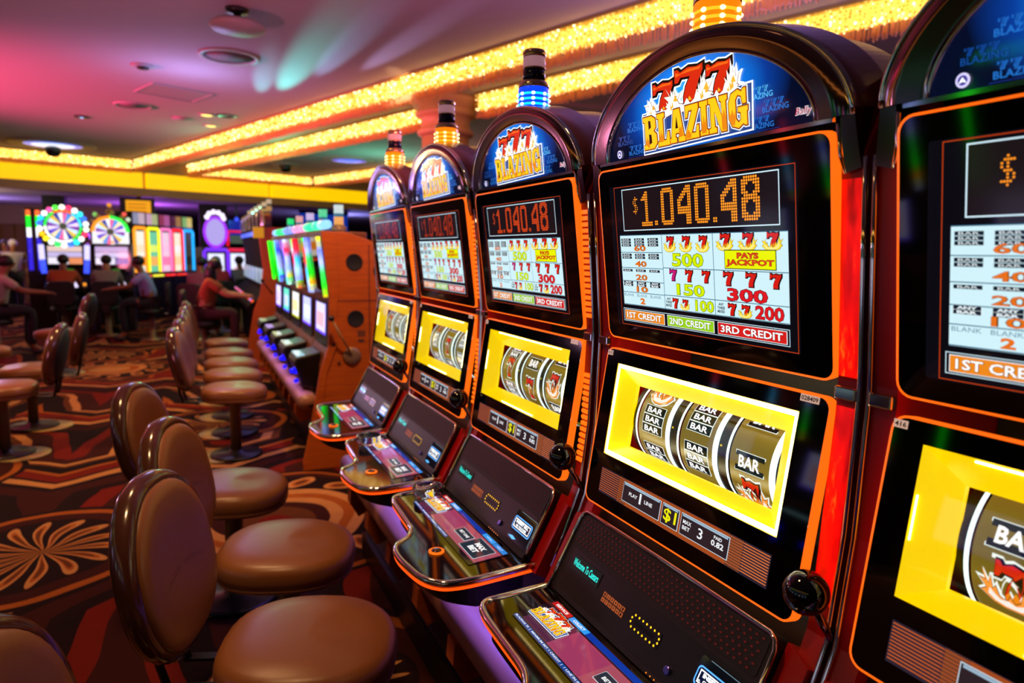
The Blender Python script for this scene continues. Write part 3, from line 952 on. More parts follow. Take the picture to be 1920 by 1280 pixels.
    def bezel(b):
        secs = []
        for (iu, iv), (ou, ov) in zip(inn, out):
            mu, mv = ou - iu, ov - iv
            L = math.hypot(mu, mv)
            ring = []
            for f, n in ((0, -.002), (.07, .008), (.16, .006), (.55, .014), (.9, .008), (.97, .003), (1.0, -.006)):
                ring.append(MQ(iu + mu * f, iv + mv * f, n))
            secs.append(ring)
        vr = [b.V(q) for q in secs]
        for A, B in zip(vr, vr[1:]):
            for i in range(6):
                b.use(M_CHROME if i in (0, 4, 5) else M_DCHROME, True)
                b.face([A[i], A[i + 1], B[i + 1], B[i]])
        b.use(M_CHROME, True).tube([MQ(u * .997, v * .995, .004) for u, v in out], .0042, 8)
        b.tube([MQ(u * 1.004, v * 1.01, .004) for u, v in inn], .0024, 6)
        for s in (-1, 1):                                        # legs that run down beside the glass
            b.use(M_DCHROME)
            b.prism([(s * .3065, .008), (s * .3325, .008), (s * .342, -.072), (s * .317, -.078)], lambda p: MQ(p[0], p[1], -.045), lambda p: MQ(p[0], p[1], .004))
            b.use(M_CHROME, True).tube([MQ(s * .3065, .01, .004), MQ(s * .3085, -.05, .004), MQ(s * .316, -.078, .002)], .0035, 6)
        b.use(M_CHROME).prism([(-.30, .0), (.30, .0), (.30, -.006), (-.30, -.006)], lambda p: MQ(p[0], p[1], -.01), lambda p: MQ(p[0], p[1], .007))
    part('arch_bezel', bezel, T, 'sm_bezel')
    part('leg_glow', lambda b: b.use(M_EDGE, True).tube([MQ(.300, .004, -.006), MQ(.3045, -.004, -.004), MQ(.306, -.03, -.002), MQ(.3135, -.074, -.002)], .0042, 8), T, 'sm_leg')  # orange glow reflected along the leg, put in as an emissive tube
    def shell(b):
        b.use(M_SHELL, True)
        rows = []
        for f, n in ((1.0, -.006), (1.0, -.075), (.93, -.082), (.90, -.19)):
            rows.append(b.V([MQ(u * f, v * f, n) for u, v in out]))
        for A, B in zip(rows, rows[1:]):
            for i in range(len(A) - 1):
                b.face([A[i], A[i + 1], B[i + 1], B[i]])
        b.use(M_BLACK).face(list(reversed(rows[-1])))
        b.face(b.V([MQ(u * .99, v * .99, -.003) for u, v in out]))
    part('arch_shell', shell, T, 'sm_shell')
    topper(T, top, k).location = (.014, 0, 0)
    # ---- speaker panel
    SPO = rrect(-.289, 0.0, .289, .188, .018)
    def panel(b):
        b.use(M_MATTE)
        b.prism(SPO, lambda p: SP(p[0], p[1], -.03), lambda p: SP(p[0], p[1], .004))
        b.prism(rrect(-.279, .1145, .277, .181, .008), lambda p: SP(p[0], p[1], .004), lambda p: SP(p[0], p[1], .0052))
        for q in ((-.279, .018, -.25, .108),):
            b.use(M_BLACK).prism(rrect(-.262, .012, .272, .106, .01), lambda p: SP(p[0], p[1], .004), lambda p: SP(p[0], p[1], .0046))
    pn = part('speaker_panel', panel, T, 'sm_panel', bevel=.0015)
    def holes(b):
        hd = mat('grille_hole', '#060404', .6)
        hr = mat('grille_hole_red', '#100202', .6, 0, '#4a0606', 1.0)
        for r_ in range(6):
            for c_ in range(38):
                u = -.268 + c_ * .0142 + (r_ % 2) * .0071
                if u > .268:
                    continue
                v = .1215 + r_ * .0105
                b.use(hd)
                b.disc((0, 0), 1, lambda p: SP(u + p[0] * .0050, v + p[1] * .0036, .0056), 10)
                b.use(hr)
                b.disc((0, 0), 1, lambda p: SP(u - .0006 + p[0] * .0030, v + p[1] * .0020, .0058), 8)
    part('speaker_grille', holes, pn, 'sm_holes')
    def ticket(a):
        a.rect(-.248, .064, -.140, .096, disp('#0c1416', 1, .2), 1)
        a.text('Welcome To Caesars', -.244, .073, -.146, .089, ('#28f0e0', 1.2), 2, .02)
    artpart('message_display', lambda u, v, n: SP(u, v, n + .005), [ticket], 'sm_tick', pn)
    def keys(a):
        for r_ in range(2):
            for i in range(6):
                u = -.1135 + i * .0128
                v = .0665 - r_ * .0115
                a.rect(u, v - .0045, u + .0108, v + .0045, disp('#b0562a', .9, .3), 1)
                a.text('1234567890'[(r_ * 5 + i) % 10] if i < 5 else '-', u + .003, v - .0028, u + .0078, v + .0028, '#30100a', 2, .02)
    artpart('keypad', lambda u, v, n: SP(u, v, n + .005), [keys], 'sm_keys', pn)
    def card(a):
        a.rect(-.016, .047, .074, .077, disp('#0a0608', 1, .3), .3, .004)
        a.rect(-.002, .058, .058, .0655, disp('#050304', 1, .2), 1)
        for i in range(7):
            for v in (.0735, .0505):
                a.dot(-.006 + i * .0118, v, .0024, ('#ffc21a', 1.5), 1)
        for v in (.058, .066):
            a.dot(-.0125, v, .0024, ('#ffc21a', 1.5), 1)
            a.dot(.0705, v, .0024, ('#ffc21a', 1.5), 1)
    artpart('card_reader', lambda u, v, n: SP(u, v, n + .005), [card], 'sm_card', pn)
    artpart('status_lights', lambda u, v, n: SP(u, v, n + .005), [lambda a: [a.dot(.075 + i * .0115, .004, .0016, ('#ff8a1a', 1.3), 1) for i in range(6)]], 'sm_stat', pn)
    part('service_lock', lambda b: (b.use(mat('violet_lit_steel', '#6a60c0', .25, .8)), b.lathe([(.0075, 0), (.0075, .004), (.006, .005)], 14, Matrix.Translation(SP(.1165, .033, .005)) @ SP.N.to_track_quat('Z', 'Y').to_matrix().to_4x4())), pn, 'sm_lock')
    def bill(a):
        a.rect(.172, .020, .283, .096, disp('#0a0b10', 1, .06), 1, .006)
        a.frame(.193, .0945, .2815, .0955, .0004, '#86a8b8', 2)
        a.rect(.281, .03, .2818, .0945, '#86a8b8', 2)
        a.poly(rrect(.174, .046, .272, .080, .008), ('#58a8ff', 1.5), 2)
        a.poly(rrect(.1765, .0485, .2695, .0775, .007), '#0a1030', 3)
        a.frame(.181, .052, .265, .0745, .0022, ('#ffffff', 1.6), 4)
        a.text('INSERT BILL', .190, .064, .256, .0715, ('#f4faff', 1.6), 5, .05)
        a.text('OR VOUCHER', .194, .0555, .252, .0615, ('#f4faff', 1.5), 5, .04)
        a.poly([(.186, .0585), (.189, .0555), (.183, .0555)], ('#f4faff', 1.5), 5)
        a.poly([(.178, .026), (.205, .022), (.222, .028), (.20, .031)], ('#58b8ff', 1.3), 3)
    artpart('bill_acceptor', lambda u, v, n: SP(u, v, n + .005), [bill], 'sm_bill', pn)
    def cframe(b):
        path = [SP(u, v, .006) for u, v in ((-.291, -.004), (-.291, .06), (-.291, .12), (-.290, .168), (-.284, .182), (-.272, .1885), (-.15, .1895), (0, .19), (.15, .1895), (.272, .1885), (.284, .182), (.290, .168), (.291, .12), (.291, .06), (.291, -.004))]
        b.use(M_CHROME, True).tube(path, .0042, 8)
        b.use(M_BODY)
        for s in (-1, 1):
            b.prism([(s * .292, -.01), (s * .335, -.01), (s * .338, .17), (s * .292, .188)], lambda p: SP(p[0], p[1], -.05), lambda p: SP(p[0], p[1], -.012))
    part('speaker_frame', cframe, T, 'sm_cframe')
    # ---- player deck
    def deck(b):
        b.use(M_GLOSS)
        b.prism(offset(DECKS, -.002), lambda p: dk(p, -.022), lambda p: dk(p, .0))
    dp = part('player_deck', deck, T, 'sm_deck')
    part('deck_rim', lambda b: b.use(M_CHROME, True).tube([dk(p, -.002) for p in DECKS], .0085, 10), T, 'sm_rimc')
    part('deck_light', lambda b: b.use(mat('red_orange_rope_light', '#300500', .3, 0, '#ff4a0a', 1.5, sample=True), True).tube([dk(p, -.0165) for p in offset(DECKS, .001)], .0036, 8), T, 'sm_rope')
    part('deck_underside', lambda b: b.use(M_BLACK).prism(offset(DECKS, -.02), lambda p: dk(p, -.085 + max(0, (.6 - p[0])) * .35), lambda p: dk(p, -.022)), T, 'sm_under')
    def touch(a):
        a.rect(-.228, .112, .240, .2215, disp('#1a0c18', 1, .06), .4, .004)
        a.rect(-.205, .127, .236, .202, disp('#b0406a', .8, .06), 1)
        a.rect(-.205, .127, -.10, .202, disp('#5a2448', .8, .06), 2)
        a.rect(.02, .127, .236, .202, disp('#b8566a', .8, .06), 2)
        a.rect(-.225, .1145, .06, .1245, disp('#1a4a9c', .9, .06), 1)
        a.text('BLAZING 7S  |  MINIMUM BET 1 CREDIT  |  1 LINE IN PLAY', -.222, .1165, .055, .1225, '#e8f0ff', 2, .02)
        a.rect(-.086, .206, .10, .2205, disp('#0b3aa8', .9, .06), 1)
        a.rect(-.222, .206, -.154, .2205, '#c0181c', 1)
        a.text('SERVICE', -.212, .210, -.166, .217, '#ffffff', 2, .03)
        a.rect(-.151, .206, -.086, .2205, '#2a9af0', 1)
        a.text('COLLECT', -.140, .210, -.098, .217, '#ffffff', 2, .03)
        a.rect(.10, .206, .1665, .2205, '#2f9cf0', 2)
        a.rect(.1685, .206, .236, .2205, '#2a86dc', 2)
        a.text('HELP', .185, .210, .215, .217, '#d8ecff', 3, .0)
        a.rect(.118, .2125, .150, .2145, '#d8ecff', 3)
        for x0, y0, x1, y1 in ((.032, .150, .112, .182), (.117, .132, .218, .196)):
            a.rect(x0, y0, x1, y1, '#cfe0ea', 3, .003)
            a.rect(x0 + .0012, y0 + .0012, x1 - .0012, y1 - .0012, disp('#27303c', 1, .06), 4, .003)
        a.text('BET ONE', .044, .162, .100, .171, '#ffffff', 5, .03)
        a.text('MAX', .143, .166, .192, .182, '#ffffff', 5, .05)
        a.text('BET', .145, .145, .190, .161, '#ffffff', 5, .05)
        logo(a, -.160, .146, .40, 5)
    artpart('touch_screen', lambda u, v, n: DK(u, v, n + .001), [touch], 'sm_touch', dp)
    bpos = dk((.547, .1285), .001)
    bt = part('spin_button', lambda b: b.use(mat('clear_dark_button', '#3a2018', .08, 0, spec=.7), True).lathe([(.0135, 0), (.0135, .004), (.011, .006)], 20, Matrix.Translation(bpos)), T, 'sm_btn')
    part('button_ring', lambda b: b.use(mat('orange_button_ring', '#401000', .3, 0, '#ff6a08', 1.2)).lathe([(.0205, 0), (.0205, .003), (.018, .0045), (.014, .0035)], 24, Matrix.Translation(bpos)), bt, 'sm_ring')
    part('underglow_strip', lambda b: b.use(mat('violet_led', '#200040', .4, 0, '#6038ff', 1.2, sample=False)).box((-.062, -.34, .575), (-.053, .34, .587)), T, 'sm_glow')
    # ---- lever
    hub = Vector((.878 - .85, -.3535, .985))
    bl = Vector((.788 - .85, -.3435, 1.123))
    lv = part('lever', lambda b: b.use(M_DCHROME, True).tube([hub, hub.lerp(bl, .92)], [.0075, .006], 10), T, 'sm_lever')
    part('lever_ball', lambda b: b.use(M_RUBY, True).ball(bl, .0325, 24, 16), lv, 'sm_ball')
    part('lever_hub', lambda b: b.use(M_DCHROME, True).ball(hub, .02, 14, 10, (1, .4, 1)), lv, 'sm_hub')
    return T
M_REDLENS = mat('red_light_lens', '#ff1000', .28, 0, '#ff0a02', 1.0, sample=True)
g = NT(M_REDLENS)
tc = g.new('ShaderNodeTexCoord')
mp = g.new('ShaderNodeMapping')
mp.inputs['Scale'].default_value = (1, 30, 6)
g.link(tc.outputs['Object'], mp.inputs[0])
nz = g.noise(1.2, mp.outputs[0], 5, .7)
g.link(g.ramp(nz.outputs[0], [(.34, '#4a0000'), (.47, '#c80202'), (.58, '#ff0c04'), (.70, '#ff7010')]), bsdf(M_REDLENS).inputs['Emission Color'])
machines = [
    build_machine(0, 'slot machine cropped by the right edge of the picture, numbered 416', 'amber', sticker=(None, '416')),
    build_machine(1, 'large slot machine in sharp focus with white-rimmed reels showing BAR symbols, numbered 415', 'amber', True, True, ('028409', '415')),
    build_machine(2, 'slot machine with blue column light and a row of red sevens on its reels', 'blue'),
    build_machine(3, 'slot machine with amber column light in front of the stone pillar', 'amber'),
    build_machine(4, 'last slot machine of the row, beside the orange wood end panel', 'amber'),
]
# ------------------------------------------------------------------ stand under the front row
def rail_of(parent, x, y0, y1, z=.50):
    part('padded_rail', lambda b: b.use(M_RAIL, True).loft([[Vector((x + .07 * math.copysign(abs(math.cos(t)) ** .7, math.cos(t)), y, z + .055 * math.copysign(abs(math.sin(t)) ** .7, math.sin(t)))) for t in [2 * PI * k / 20 for k in range(20)]] for y in (y0, y0 + .01, y1 - .01, y1)]), parent)
    n = int((y1 - y0) / .36)
    for i in range(n):
        y = y0 + .2 + i * .36
        o = part('bracket', lambda b: b.use(M_WOOD).prism([(-.085, .05), (-.09, -.02), (-.05, -.09), (.0, -.07), (.07, -.05), (.07, .05)], lambda p: Vector((p[0], -.03, p[1])), lambda p: Vector((p[0], .03, p[1]))), parent, 'bracket')
        o.location = (x + .02, y, z - .10)
B = thing('machine_stand', 'long black stand with a padded rail under the front row of slot machines', 'stand', (1.0, 1.5, 0))
part('plinth', lambda b: b.use(M_BLACK).box((-.20, -2.05, 0), (.75, 1.97, .468)), B)
part('toe_board', lambda b: b.use(M_BLACK).box((-.225, -2.05, 0.001), (-.202, 1.97, .12)), B)
rail_of(B, -.265, -2.05, 1.97)
part('rail_shelf', lambda b: b.use(M_BLACK).box((-.26, -2.05, .452), (-.2, 1.97, .468)), B)
# glass ashtrays on two decks
def ashtray(k, u, v, lab):
    p = DK(u, v, .001)
    me = CACHE.get('ash')
    t = part('glass_ashtray', lambda b: b.use(M_GLASS, True).lathe([(.038, 0), (.043, .003), (.050, .028), (.0495, .034), (.046, .035), (.0425, .033), (.034, .012), (.001, .009)], 32), None, 'ash')
    t.location = (.85 + p.x, YC + PITCH_Y[k] + p.y, p.z)
    tag(t, lab, 'ashtray', 'glass ashtrays on the machine decks')
ashtray(2, -.245, .168, 'round clear glass ashtray on the deck of the machine with the blue column light')
ashtray(3, -.210, .142, 'round clear glass ashtray on the deck of the machine in front of the pillar')
# rear machines standing back to back with the front row
for i in range(5):
    y = -.34 + i * .7
    T = thing('rear_slot_machine', ['back of a slot machine behind the one cropped at the right', 'back of a slot machine showing as a red shoulder between the two nearest machines', 'back of a slot machine directly behind the sharp machine', 'back of a slot machine behind the blue-lit machine', 'back of a slot machine with its amber column light left of the sharp machine'][i], 'slot machine', (1.5, y, 0), 0, 'slot machines of the rear row')
    part('cabinet', lambda b: b.use(M_BODY).prism([(-.28, .469), (.24, .469), (.2, 1.75), (-.05, 1.82), (-.20, 1.74), (-.28, 1.6)], lambda p: Vector((p[0], -.335, p[1])), lambda p: Vector((p[0], .335, p[1]))), T, 'rear_cab', bevel=.02)
    part('dome', lambda b: b.use(M_SHELL, True).prism([(u, v) for u, v in half_arch(.31, .21, 1.70, 24)], lambda p: Vector((-.04, p[0], p[1])), lambda p: Vector((.12, p[0], p[1]))), T, 'rear_dome')
    if i >= 3:
        o = topper(T, 'amber', 9)
        o.location = (0.03, 0, .01)

# ------------------------------------------------------------------ stools
def sup(a, b, p=2.6, n=36):
    return [(a * math.copysign(abs(math.cos(t)) ** (2 / p), math.cos(t)), b * math.copysign(abs(math.sin(t)) ** (2 / p), math.sin(t))) for t in [2 * PI * k / n for k in range(n)]]
def seat_fn(b):
    b.use(M_LEATHER, True)
    rings = []
    for s, z in ((.55, .455), (.93, .457), (.985, .468), (.99, .476), (.975, .479), (1.0, .486), (1.008, .505), (1.0, .528), (.965, .546), (.88, .557), (.6, .565), (.25, .568), (.01, .568)):
        rings.append([Vector((x * s, y * s * (1 - .10 * max(0, x / .22) ** 2), z - .012 * max(0, x / .22) ** 2 * (s > .2))) for x, y in sup(.236, .232)])
    b.loft(rings)
BH = .90
def backmap(y, h, n):
    h = h * BH
    """point of the backrest: h above its foot, n in front of its middle plane"""
    lean = -.085 * (h / .5) - .02 * math.sin(PI * h / .5)
    return Vector((-.325 + lean + .55 * y * y + n, y, .54 + h))
def back_outline(s=0.0, n=40):
    pts = []
    for k in range(n):
        t = 2 * PI * k / n
        c, sn = math.cos(t), math.sin(t)
        wy = (.228 + s) * math.copysign(abs(c) ** .80, c)
        hz = .255 + (.25 + s) * math.copysign(abs(sn) ** .80, sn)
        wy *= 1.0 - .14 * max(0, (hz - .22) / .28) ** 2 - .10 * max(0, (.2 - hz) / .2) ** 2
        pts.append((wy, hz))
    return pts
def cushion_fn(b):
    b.use(M_LEATHER, True)
    rings = []
    for s, n in ((-.012, -.005), (-.010, .012), (-.012, .026), (-.022, .038), (-.05, .047), (-.11, .053), (-.17, .055), (-.204, .055)):
        rings.append([backmap(y, h, n) for y, h in back_outline(s)])
    b.loft(rings)
    b.use(mat('dark_stitching', '#2c170e', .7))
    for dh in (0, .008):                                                     # double seam across the cushion
        b.tube([backmap(y, .245 - .05 * (y / .18) ** 2 + dh, .0545 - .016 * (abs(y) / .19) ** 4) for y in [-.185 + .37 * k / 20 for k in range(21)]], .0011, 5)
def bolster_fn(b):
    b.use(M_BOLST, True)
    rings = []
    for s, n in ((-.045, .016), (-.018, .022), (0.004, .020), (.016, .006), (.018, -.016), (.010, -.034), (-.012, -.042), (-.04, -.040)):
        rings.append([backmap(y, h, n) for y, h in back_outline(s)])
    b.loft(rings)
def rearshell_fn(b):
    b.use(M_BACKN, True)
    rings = []
    for s, n in ((-.03, -.038), (-.032, -.046), (-.045, -.052), (-.12, -.058), (-.20, -.058)):
        rings.append([backmap(y, h, n) for y, h in back_outline(s)])
    b.loft(rings)
def stool(x, y, rot, label, group, floor_z=0.0):
    T = thing('casino_stool', label, 'stool', (x, y, floor_z), rot, group)
    part('base_plate', lambda b: b.use(M_BRASS, True).lathe([(.20, 0), (.20, .004), (.195, .008), (.001, .0085)], 36, Matrix.Translation((-.10, .02, .001))), T, 'st_plate')
    part('base_disc', lambda b: b.use(M_GREYDISC, True).lathe([(.19, .0095), (.195, .013), (.192, .022), (.18, .028), (.06, .032), (.05, .05)], 36), T, 'st_disc')
    part('post', lambda b: b.use(M_STEEL, True).lathe([(.040, .03), (.040, .44), (.06, .445), (.06, .456)], 24), T, 'st_post')
    part('seat', seat_fn, T, 'st_seat')
    br = part('back_bracket', lambda b: [b.use(M_BLACK).box((-.36, s * .07 - .016, .448), (-.05, s * .07 + .016, .456)).tube([(-.352, s * .07, .452), (-.372, s * .07, .52), (-.395, s * .07, .68)], .011, 8) for s in (-1, 1)], T, 'st_br')
    part('bolster', bolster_fn, T, 'st_bol')
    part('back_cushion', cushion_fn, T, 'st_cus')
    part('rear_shell', rearshell_fn, T, 'st_rear')
    return T
GS = 'tan leather stools'
for x, y, a, lab in ((.015, 1.10, -20, 'nearest tan stool, only the top of its backrest in the bottom left corner'),
                     (.262, 1.83, -20, 'large tan stool in front with seat and backrest fully lit'),
                     (.285, 2.48, -19, 'second tan stool back from the large one in front, its seat in shade'),
                     (.14, 3.24, -18, 'third tan stool back from the large one, last before the aisle gap'),
                     (.28, 5.60, -8, 'tan stool on a steel post at the near end of the orange wood panel bank'),
                     (.31, 6.30, -8, 'tan stool directly behind the one with the visible steel post'),
                     (.33, 6.95, 0, 'tan stool third along the bank with coloured light tubes'),
                     (.34, 7.65, -2, 'tan stool fourth along the bank with coloured light tubes'),
                     (.36, 8.5, -4, 'last empty tan stool before the woman in orange')):
    stool(x, y, R(a), lab, GS)
for x, y, a, lab in ((-1.33, 6.25, 178, 'tan stool at the left edge with its black back turned to the aisle'),
                     (-1.30, 7.15, 185, 'tan stool at the left edge half hidden behind the black backed one'),
                     (-1.95, 8.6, 10, 'tan stool at the left edge showing the front of its backrest'),
                     (-1.55, 10.2, 170, 'dark stool with shiny rim standing behind the tan stools at the left')):
    stool(x, y, R(a), lab, GS)

# ------------------------------------------------------------------ second bank with coloured light tubes
MB_Y = [5.42 + .69 * i for i in range(5)]
M_TAN = roughen(mat('brown_laminate', '#6a3a20', .35), 20, .05)
TUBES = [['#f0e020', '#6a7cff', '#a8b4ff', '#30d050', '#20ff20', '#ff9a10'], ['#30f030', '#ff2030', '#ff3050', '#40c0ff', '#a0d0ff', '#8090ff'], ['#30f040', '#d0e0ff', '#ff2050', '#b0b8ff', '#90b0ff', '#e0e040'], ['#2040ff', '#8090ff', '#3040ff', '#90a0ff', '#a0b0ff', '#50f0c0'], ['#10ff10', '#20ff20', '#10ff10', '#20ff30', '#10ff10', '#10e010']]
SCR = [['#d8d0ff', '#f0b0c0', '#6a40ff'], ['#c0c8ff', '#d8e8ff', '#7a40ff'], ['#f0f0ff', '#ffe0a0', '#c0c020'], ['#60e0c0', '#c0d0ff', '#5a50ff'], ['#e0d8ff', '#d0c0ff', '#8a50ff']]
TOPS = ['#8ac8ff', '#30e8a0', '#ff90c0', '#7a90ff', '#20f080']
labs = ['slot machine with yellow and green light tubes, nearest to the orange wood end panel', 'slot machine with green and red light tubes, second from the orange wood end panel', 'slot machine with white and red light tubes in the middle of the wood panel bank', 'slot machine with blue light tubes near the far end of the wood panel bank', 'slot machine with solid green light tubes at the far end of the wood panel bank']
for i, y in enumerate(MB_Y):
    T = thing('tube_slot_machine', labs[i], 'slot machine', (.9, y, 0), 0, 'slot machines with coloured light tubes')
    part('cabinet', lambda b: b.use(M_TAN).prism([(-.02, 1.74), (.03, 1.26), (.02, .91), (-.04, .74), (-.04, .47), (.30, .47), (.30, 1.74)], lambda p: Vector((p[0], -.335, p[1])), lambda p: Vector((p[0], .335, p[1]))), T, 'tb_cab', bevel=.01)
    part('top_screen', lambda b: b.use(M_GLOSS).prism([(-.04, 1.70), (.005, 1.30), (.02, 1.30), (-.02, 1.70)], lambda p: Vector((p[0], -.27, p[1])), lambda p: Vector((p[0], .27, p[1]))), T, 'tb_top')
    for s in (-1, 1):
        def tube(b, s=s):
            for q in range(24):
                z0, z1 = 1.70 - q * .0183, 1.70 - (q + 1) * .0183
                f = lambda z: Vector((-.045 + (1.72 - z) * .115 - .008, s * .295, z))
                cs = TUBES[i]
                ph = (q / 24 * 5 + (s > 0) * 1.0) % 5
                k0, k1 = int(ph), min(int(ph) + 1, 5)
                ca, cb = [tuple(int(cs[k][1 + 2 * e:3 + 2 * e], 16) for e in range(3)) for k in (k0, k1)]
                fr_ = round((ph - k0) * 4) / 4
                hx = '#%02x%02x%02x' % tuple(int(ca[e] + (cb[e] - ca[e]) * fr_) for e in range(3))
                b.use(mat('tube_' + hx, '#101010', .3, 0, hx, 1.8, sample=True), True).tube([f(z0), f(z1)], .0165, 8, cap=q in (0, 23))
        part('light_tube', tube, T)
    def screen(b):
        F = lambda yv, z: Vector((.022 - (1.24 - z) * .03 - .006, yv, z))
        b.use(M_BLACK)
        b.face(b.V([F(-.28, .88), F(.28, .88), F(.28, 1.22), F(-.28, 1.22)]))
        cs = SCR[i]
        for (a0, z0, a1, z1), c in zip(((-.2, .98, .2, 1.20), (-.16, 1.02, .16, 1.13), (-.21, .965, .21, .985)), (cs[0], cs[1], cs[2])):
            b.use(disp(c, 1.4))
            dx = -.002 if c is cs[1] else 0
            b.face(b.V([F(p, q) + Vector((-.002 + dx, 0, 0)) for p, q in ((a0, z0), (a1, z0), (a1, z1), (a0, z1))]))
        b.use(disp(cs[2], 1.3))
        for a0, a1 in ((-.215, -.2), (.2, .215)):
            b.face(b.V([F(p, q) + Vector((-.003, 0, 0)) for p, q in ((a0, .965), (a1, .965), (a1, 1.21), (a0, 1.21))]))
    part('game_screen', screen, T)
    def pod(b):
        b.use(M_BLACK).prism([(-.20, .80), (-.22, .76), (-.16, .58), (-.02, .56), (-.02, .84)], lambda p: Vector((p[0], -.17, p[1])), lambda p: Vector((p[0], .17, p[1])))
    pd = part('button_pod', pod, T, 'tb_pod', bevel=.012)
    part('button_panel', lambda b: b.use(disp(['#a8d8e0', '#d8e0c0', '#c8d8a0', '#c0a8f0', '#a8c090'][i], .95)).box((-.195, -.14, .805), (-.05, .14, .815), Matrix.Rotation(0, 4, 'Y')), pd)
    part('blue_glow_light', lambda b: [b.use(disp('#0a10ff', 1.6), True).ball((-.20, yv, z), rr, 10, 8) for yv, z, rr in ((-.12, .70, .028), (-.12, .62, .018), (.10, .66, .02))], pd, 'tb_glow')
    part('top_sign', lambda b: [b.use(disp(c, 1.5), True).tube([(.02, y0, 1.79), (.02, y1, 1.79)], .034, 10) for y0, y1, c in ((-.29, -.02, TOPS[i]), (.0, .26, TOPS[(i + 1) % 5]))], T)
    def lamp3(b):
        for z0, z1, c in ((1.80, 1.86, '#ffb060'), (1.86, 1.885, '#207090'), (1.885, 1.95, ['#d8e8e8', '#60e0a0', '#d8c0f0', '#f0a8a8', '#20f080'][i])):
            b.use(disp(c, .9), True).lathe([(.036, z0), (.036, z1)], 16, Matrix.Translation((.16, 0, 0)))
        b.use(M_STEEL, True).lathe([(.06, 1.735), (.06, 1.78), (.037, 1.80)], 16, Matrix.Translation((.16, 0, 0)))
    part('column_light', lamp3, T)
S2 = thing('machine_stand', 'dark stand with a padded rail under the machines with coloured light tubes', 'stand', (1.0, 6.8, 0))
part('plinth', lambda b: b.use(M_BLACK).box((-.17, -1.72, 0), (.35, 1.70, .468)), S2)
rail_of(S2, -.245, -1.70, 1.68, .49)
part('rail_shelf', lambda b: b.use(M_BLACK).box((-.24, -1.70, .452), (-.17, 1.68, .468)), S2)
# the wooden end panel with round black ports and a lever
EP = thing('wooden_end_panel', 'orange wood end panel with round black ports, at the near end of the second bank', 'end panel', (1.0, 5.02, 0))
prof = [(.855, 1.735), (.89, 1.42), (.905, 1.26), (.893, .91), (.83, .72), (.755, .30), (.70, .06), (.70, 0), (1.62, 0), (1.62, 1.60), (1.30, 1.645), (1.03, 1.735)]
part('panel', lambda b: b.use(M_WOOD).prism(prof, lambda p: Vector((p[0] - 1, -.02, p[1])), lambda p: Vector((p[0] - 1, .03, p[1]))), EP, bevel=.006)
part('front_post', lambda b: b.use(M_WOOD).prism([(.855, 1.735), (.89, 1.42), (.905, 1.26), (.893, .91), (.83, .72), (.755, .30), (.815, .30), (.88, .72), (.95, .91), (.96, 1.26), (.955, 1.735)], lambda p: Vector((p[0] - 1 - .004, -.034, p[1])), lambda p: Vector((p[0] - 1 - .004, -.0205, p[1]))), EP, bevel=.003)
part('seam', lambda b: b.use(mat('dark_seam', '#4a1c08', .6)).box((.188, -.0215, .02), (.196, -.0205, 1.65)).box((-.04, -.0215, 1.236), (.6, -.0205, 1.243)), EP)
for x, z in ((1.085, 1.52), (1.09, 1.11), (1.285, 1.46), (1.29, 1.10)):
    part('black_port', lambda b: b.use(mat('flat_black', '#020202', .8), True).lathe([(.061, 0), (.061, .004), (.057, .005), (.05, .001)], 32, Matrix.Translation((x - 1, -.0205, z)) @ Matrix.Rotation(PI / 2, 4, 'X')), EP)
hb = part('lever_hub', lambda b: b.use(M_STEEL, True).lathe([(.066, 0), (.066, .008), (.055, .016), (.02, .02)], 28, Matrix.Translation((.06, -.021, .835)) @ Matrix.Rotation(PI / 2, 4, 'X')), EP)
part('lever', lambda b: b.use(M_BRASS, True).tube([(.05, -.045, .85), (-.10, -.12, 1.115)], .0075, 8), hb)
part('lever_ball', lambda b: b.use(M_RUBY, True).ball((-.104, -.122, 1.125), .022, 16, 12), hb)
part('knob', lambda b: [b.use(M_BLACK, True).ball((x, -.026, z), r_, 10, 8) for x, z, r_ in ((-.075, .925, .015), (-.035, .79, .010))], EP)
part('stamped_mark', lambda b: [b.use(mat('dark_stamp', '#3a2418', .7)).box((.105 + i * .014, -.0218, .975), (.115 + i * .014, -.0208, 1.02)) for i in range(4)] + [b.box((.107, -.0218, .935), (.15, -.0208, .955))], EP)
# machines behind the end panel carry blue lit signs
for i, (x, y) in enumerate(((1.45, 5.45), (1.75, 5.75))):
    T = thing('rear_slot_machine', ['slot machine topped by a curly blue light, just behind the orange end panel', 'second slot machine topped by a curly blue light behind the orange end panel'][i], 'slot machine', (x, y, 0), 0, 'slot machines with curly blue lights')
    part('cabinet', lambda b: b.use(M_BLACK).box((-.14, -.3, 0), (.14, .3, 1.66)), T, 'rb_cab', bevel=.02)
    def curl(b):
        b.use(disp('#2038ff', 1.7), True).tube([(-.05, .26 * math.cos(t) * (1 - .25 * math.sin(3 * t)), 1.72 + .055 * math.sin(2 * t)) for t in [PI * k / 20 for k in range(21)]], .016, 8)
        b.use(disp('#e8f0ff', 1.6), True).ball((-.06, .1, 1.70), .03).ball((-.06, -.12, 1.70), .026)
    part('blue_light', curl, T, 'rb_curl')
    part('column_light', lambda b: b.use(disp('#d0b8e8', .9), True).lathe([(.035, 1.66), (.035, 1.82)], 14), T, 'rb_col')
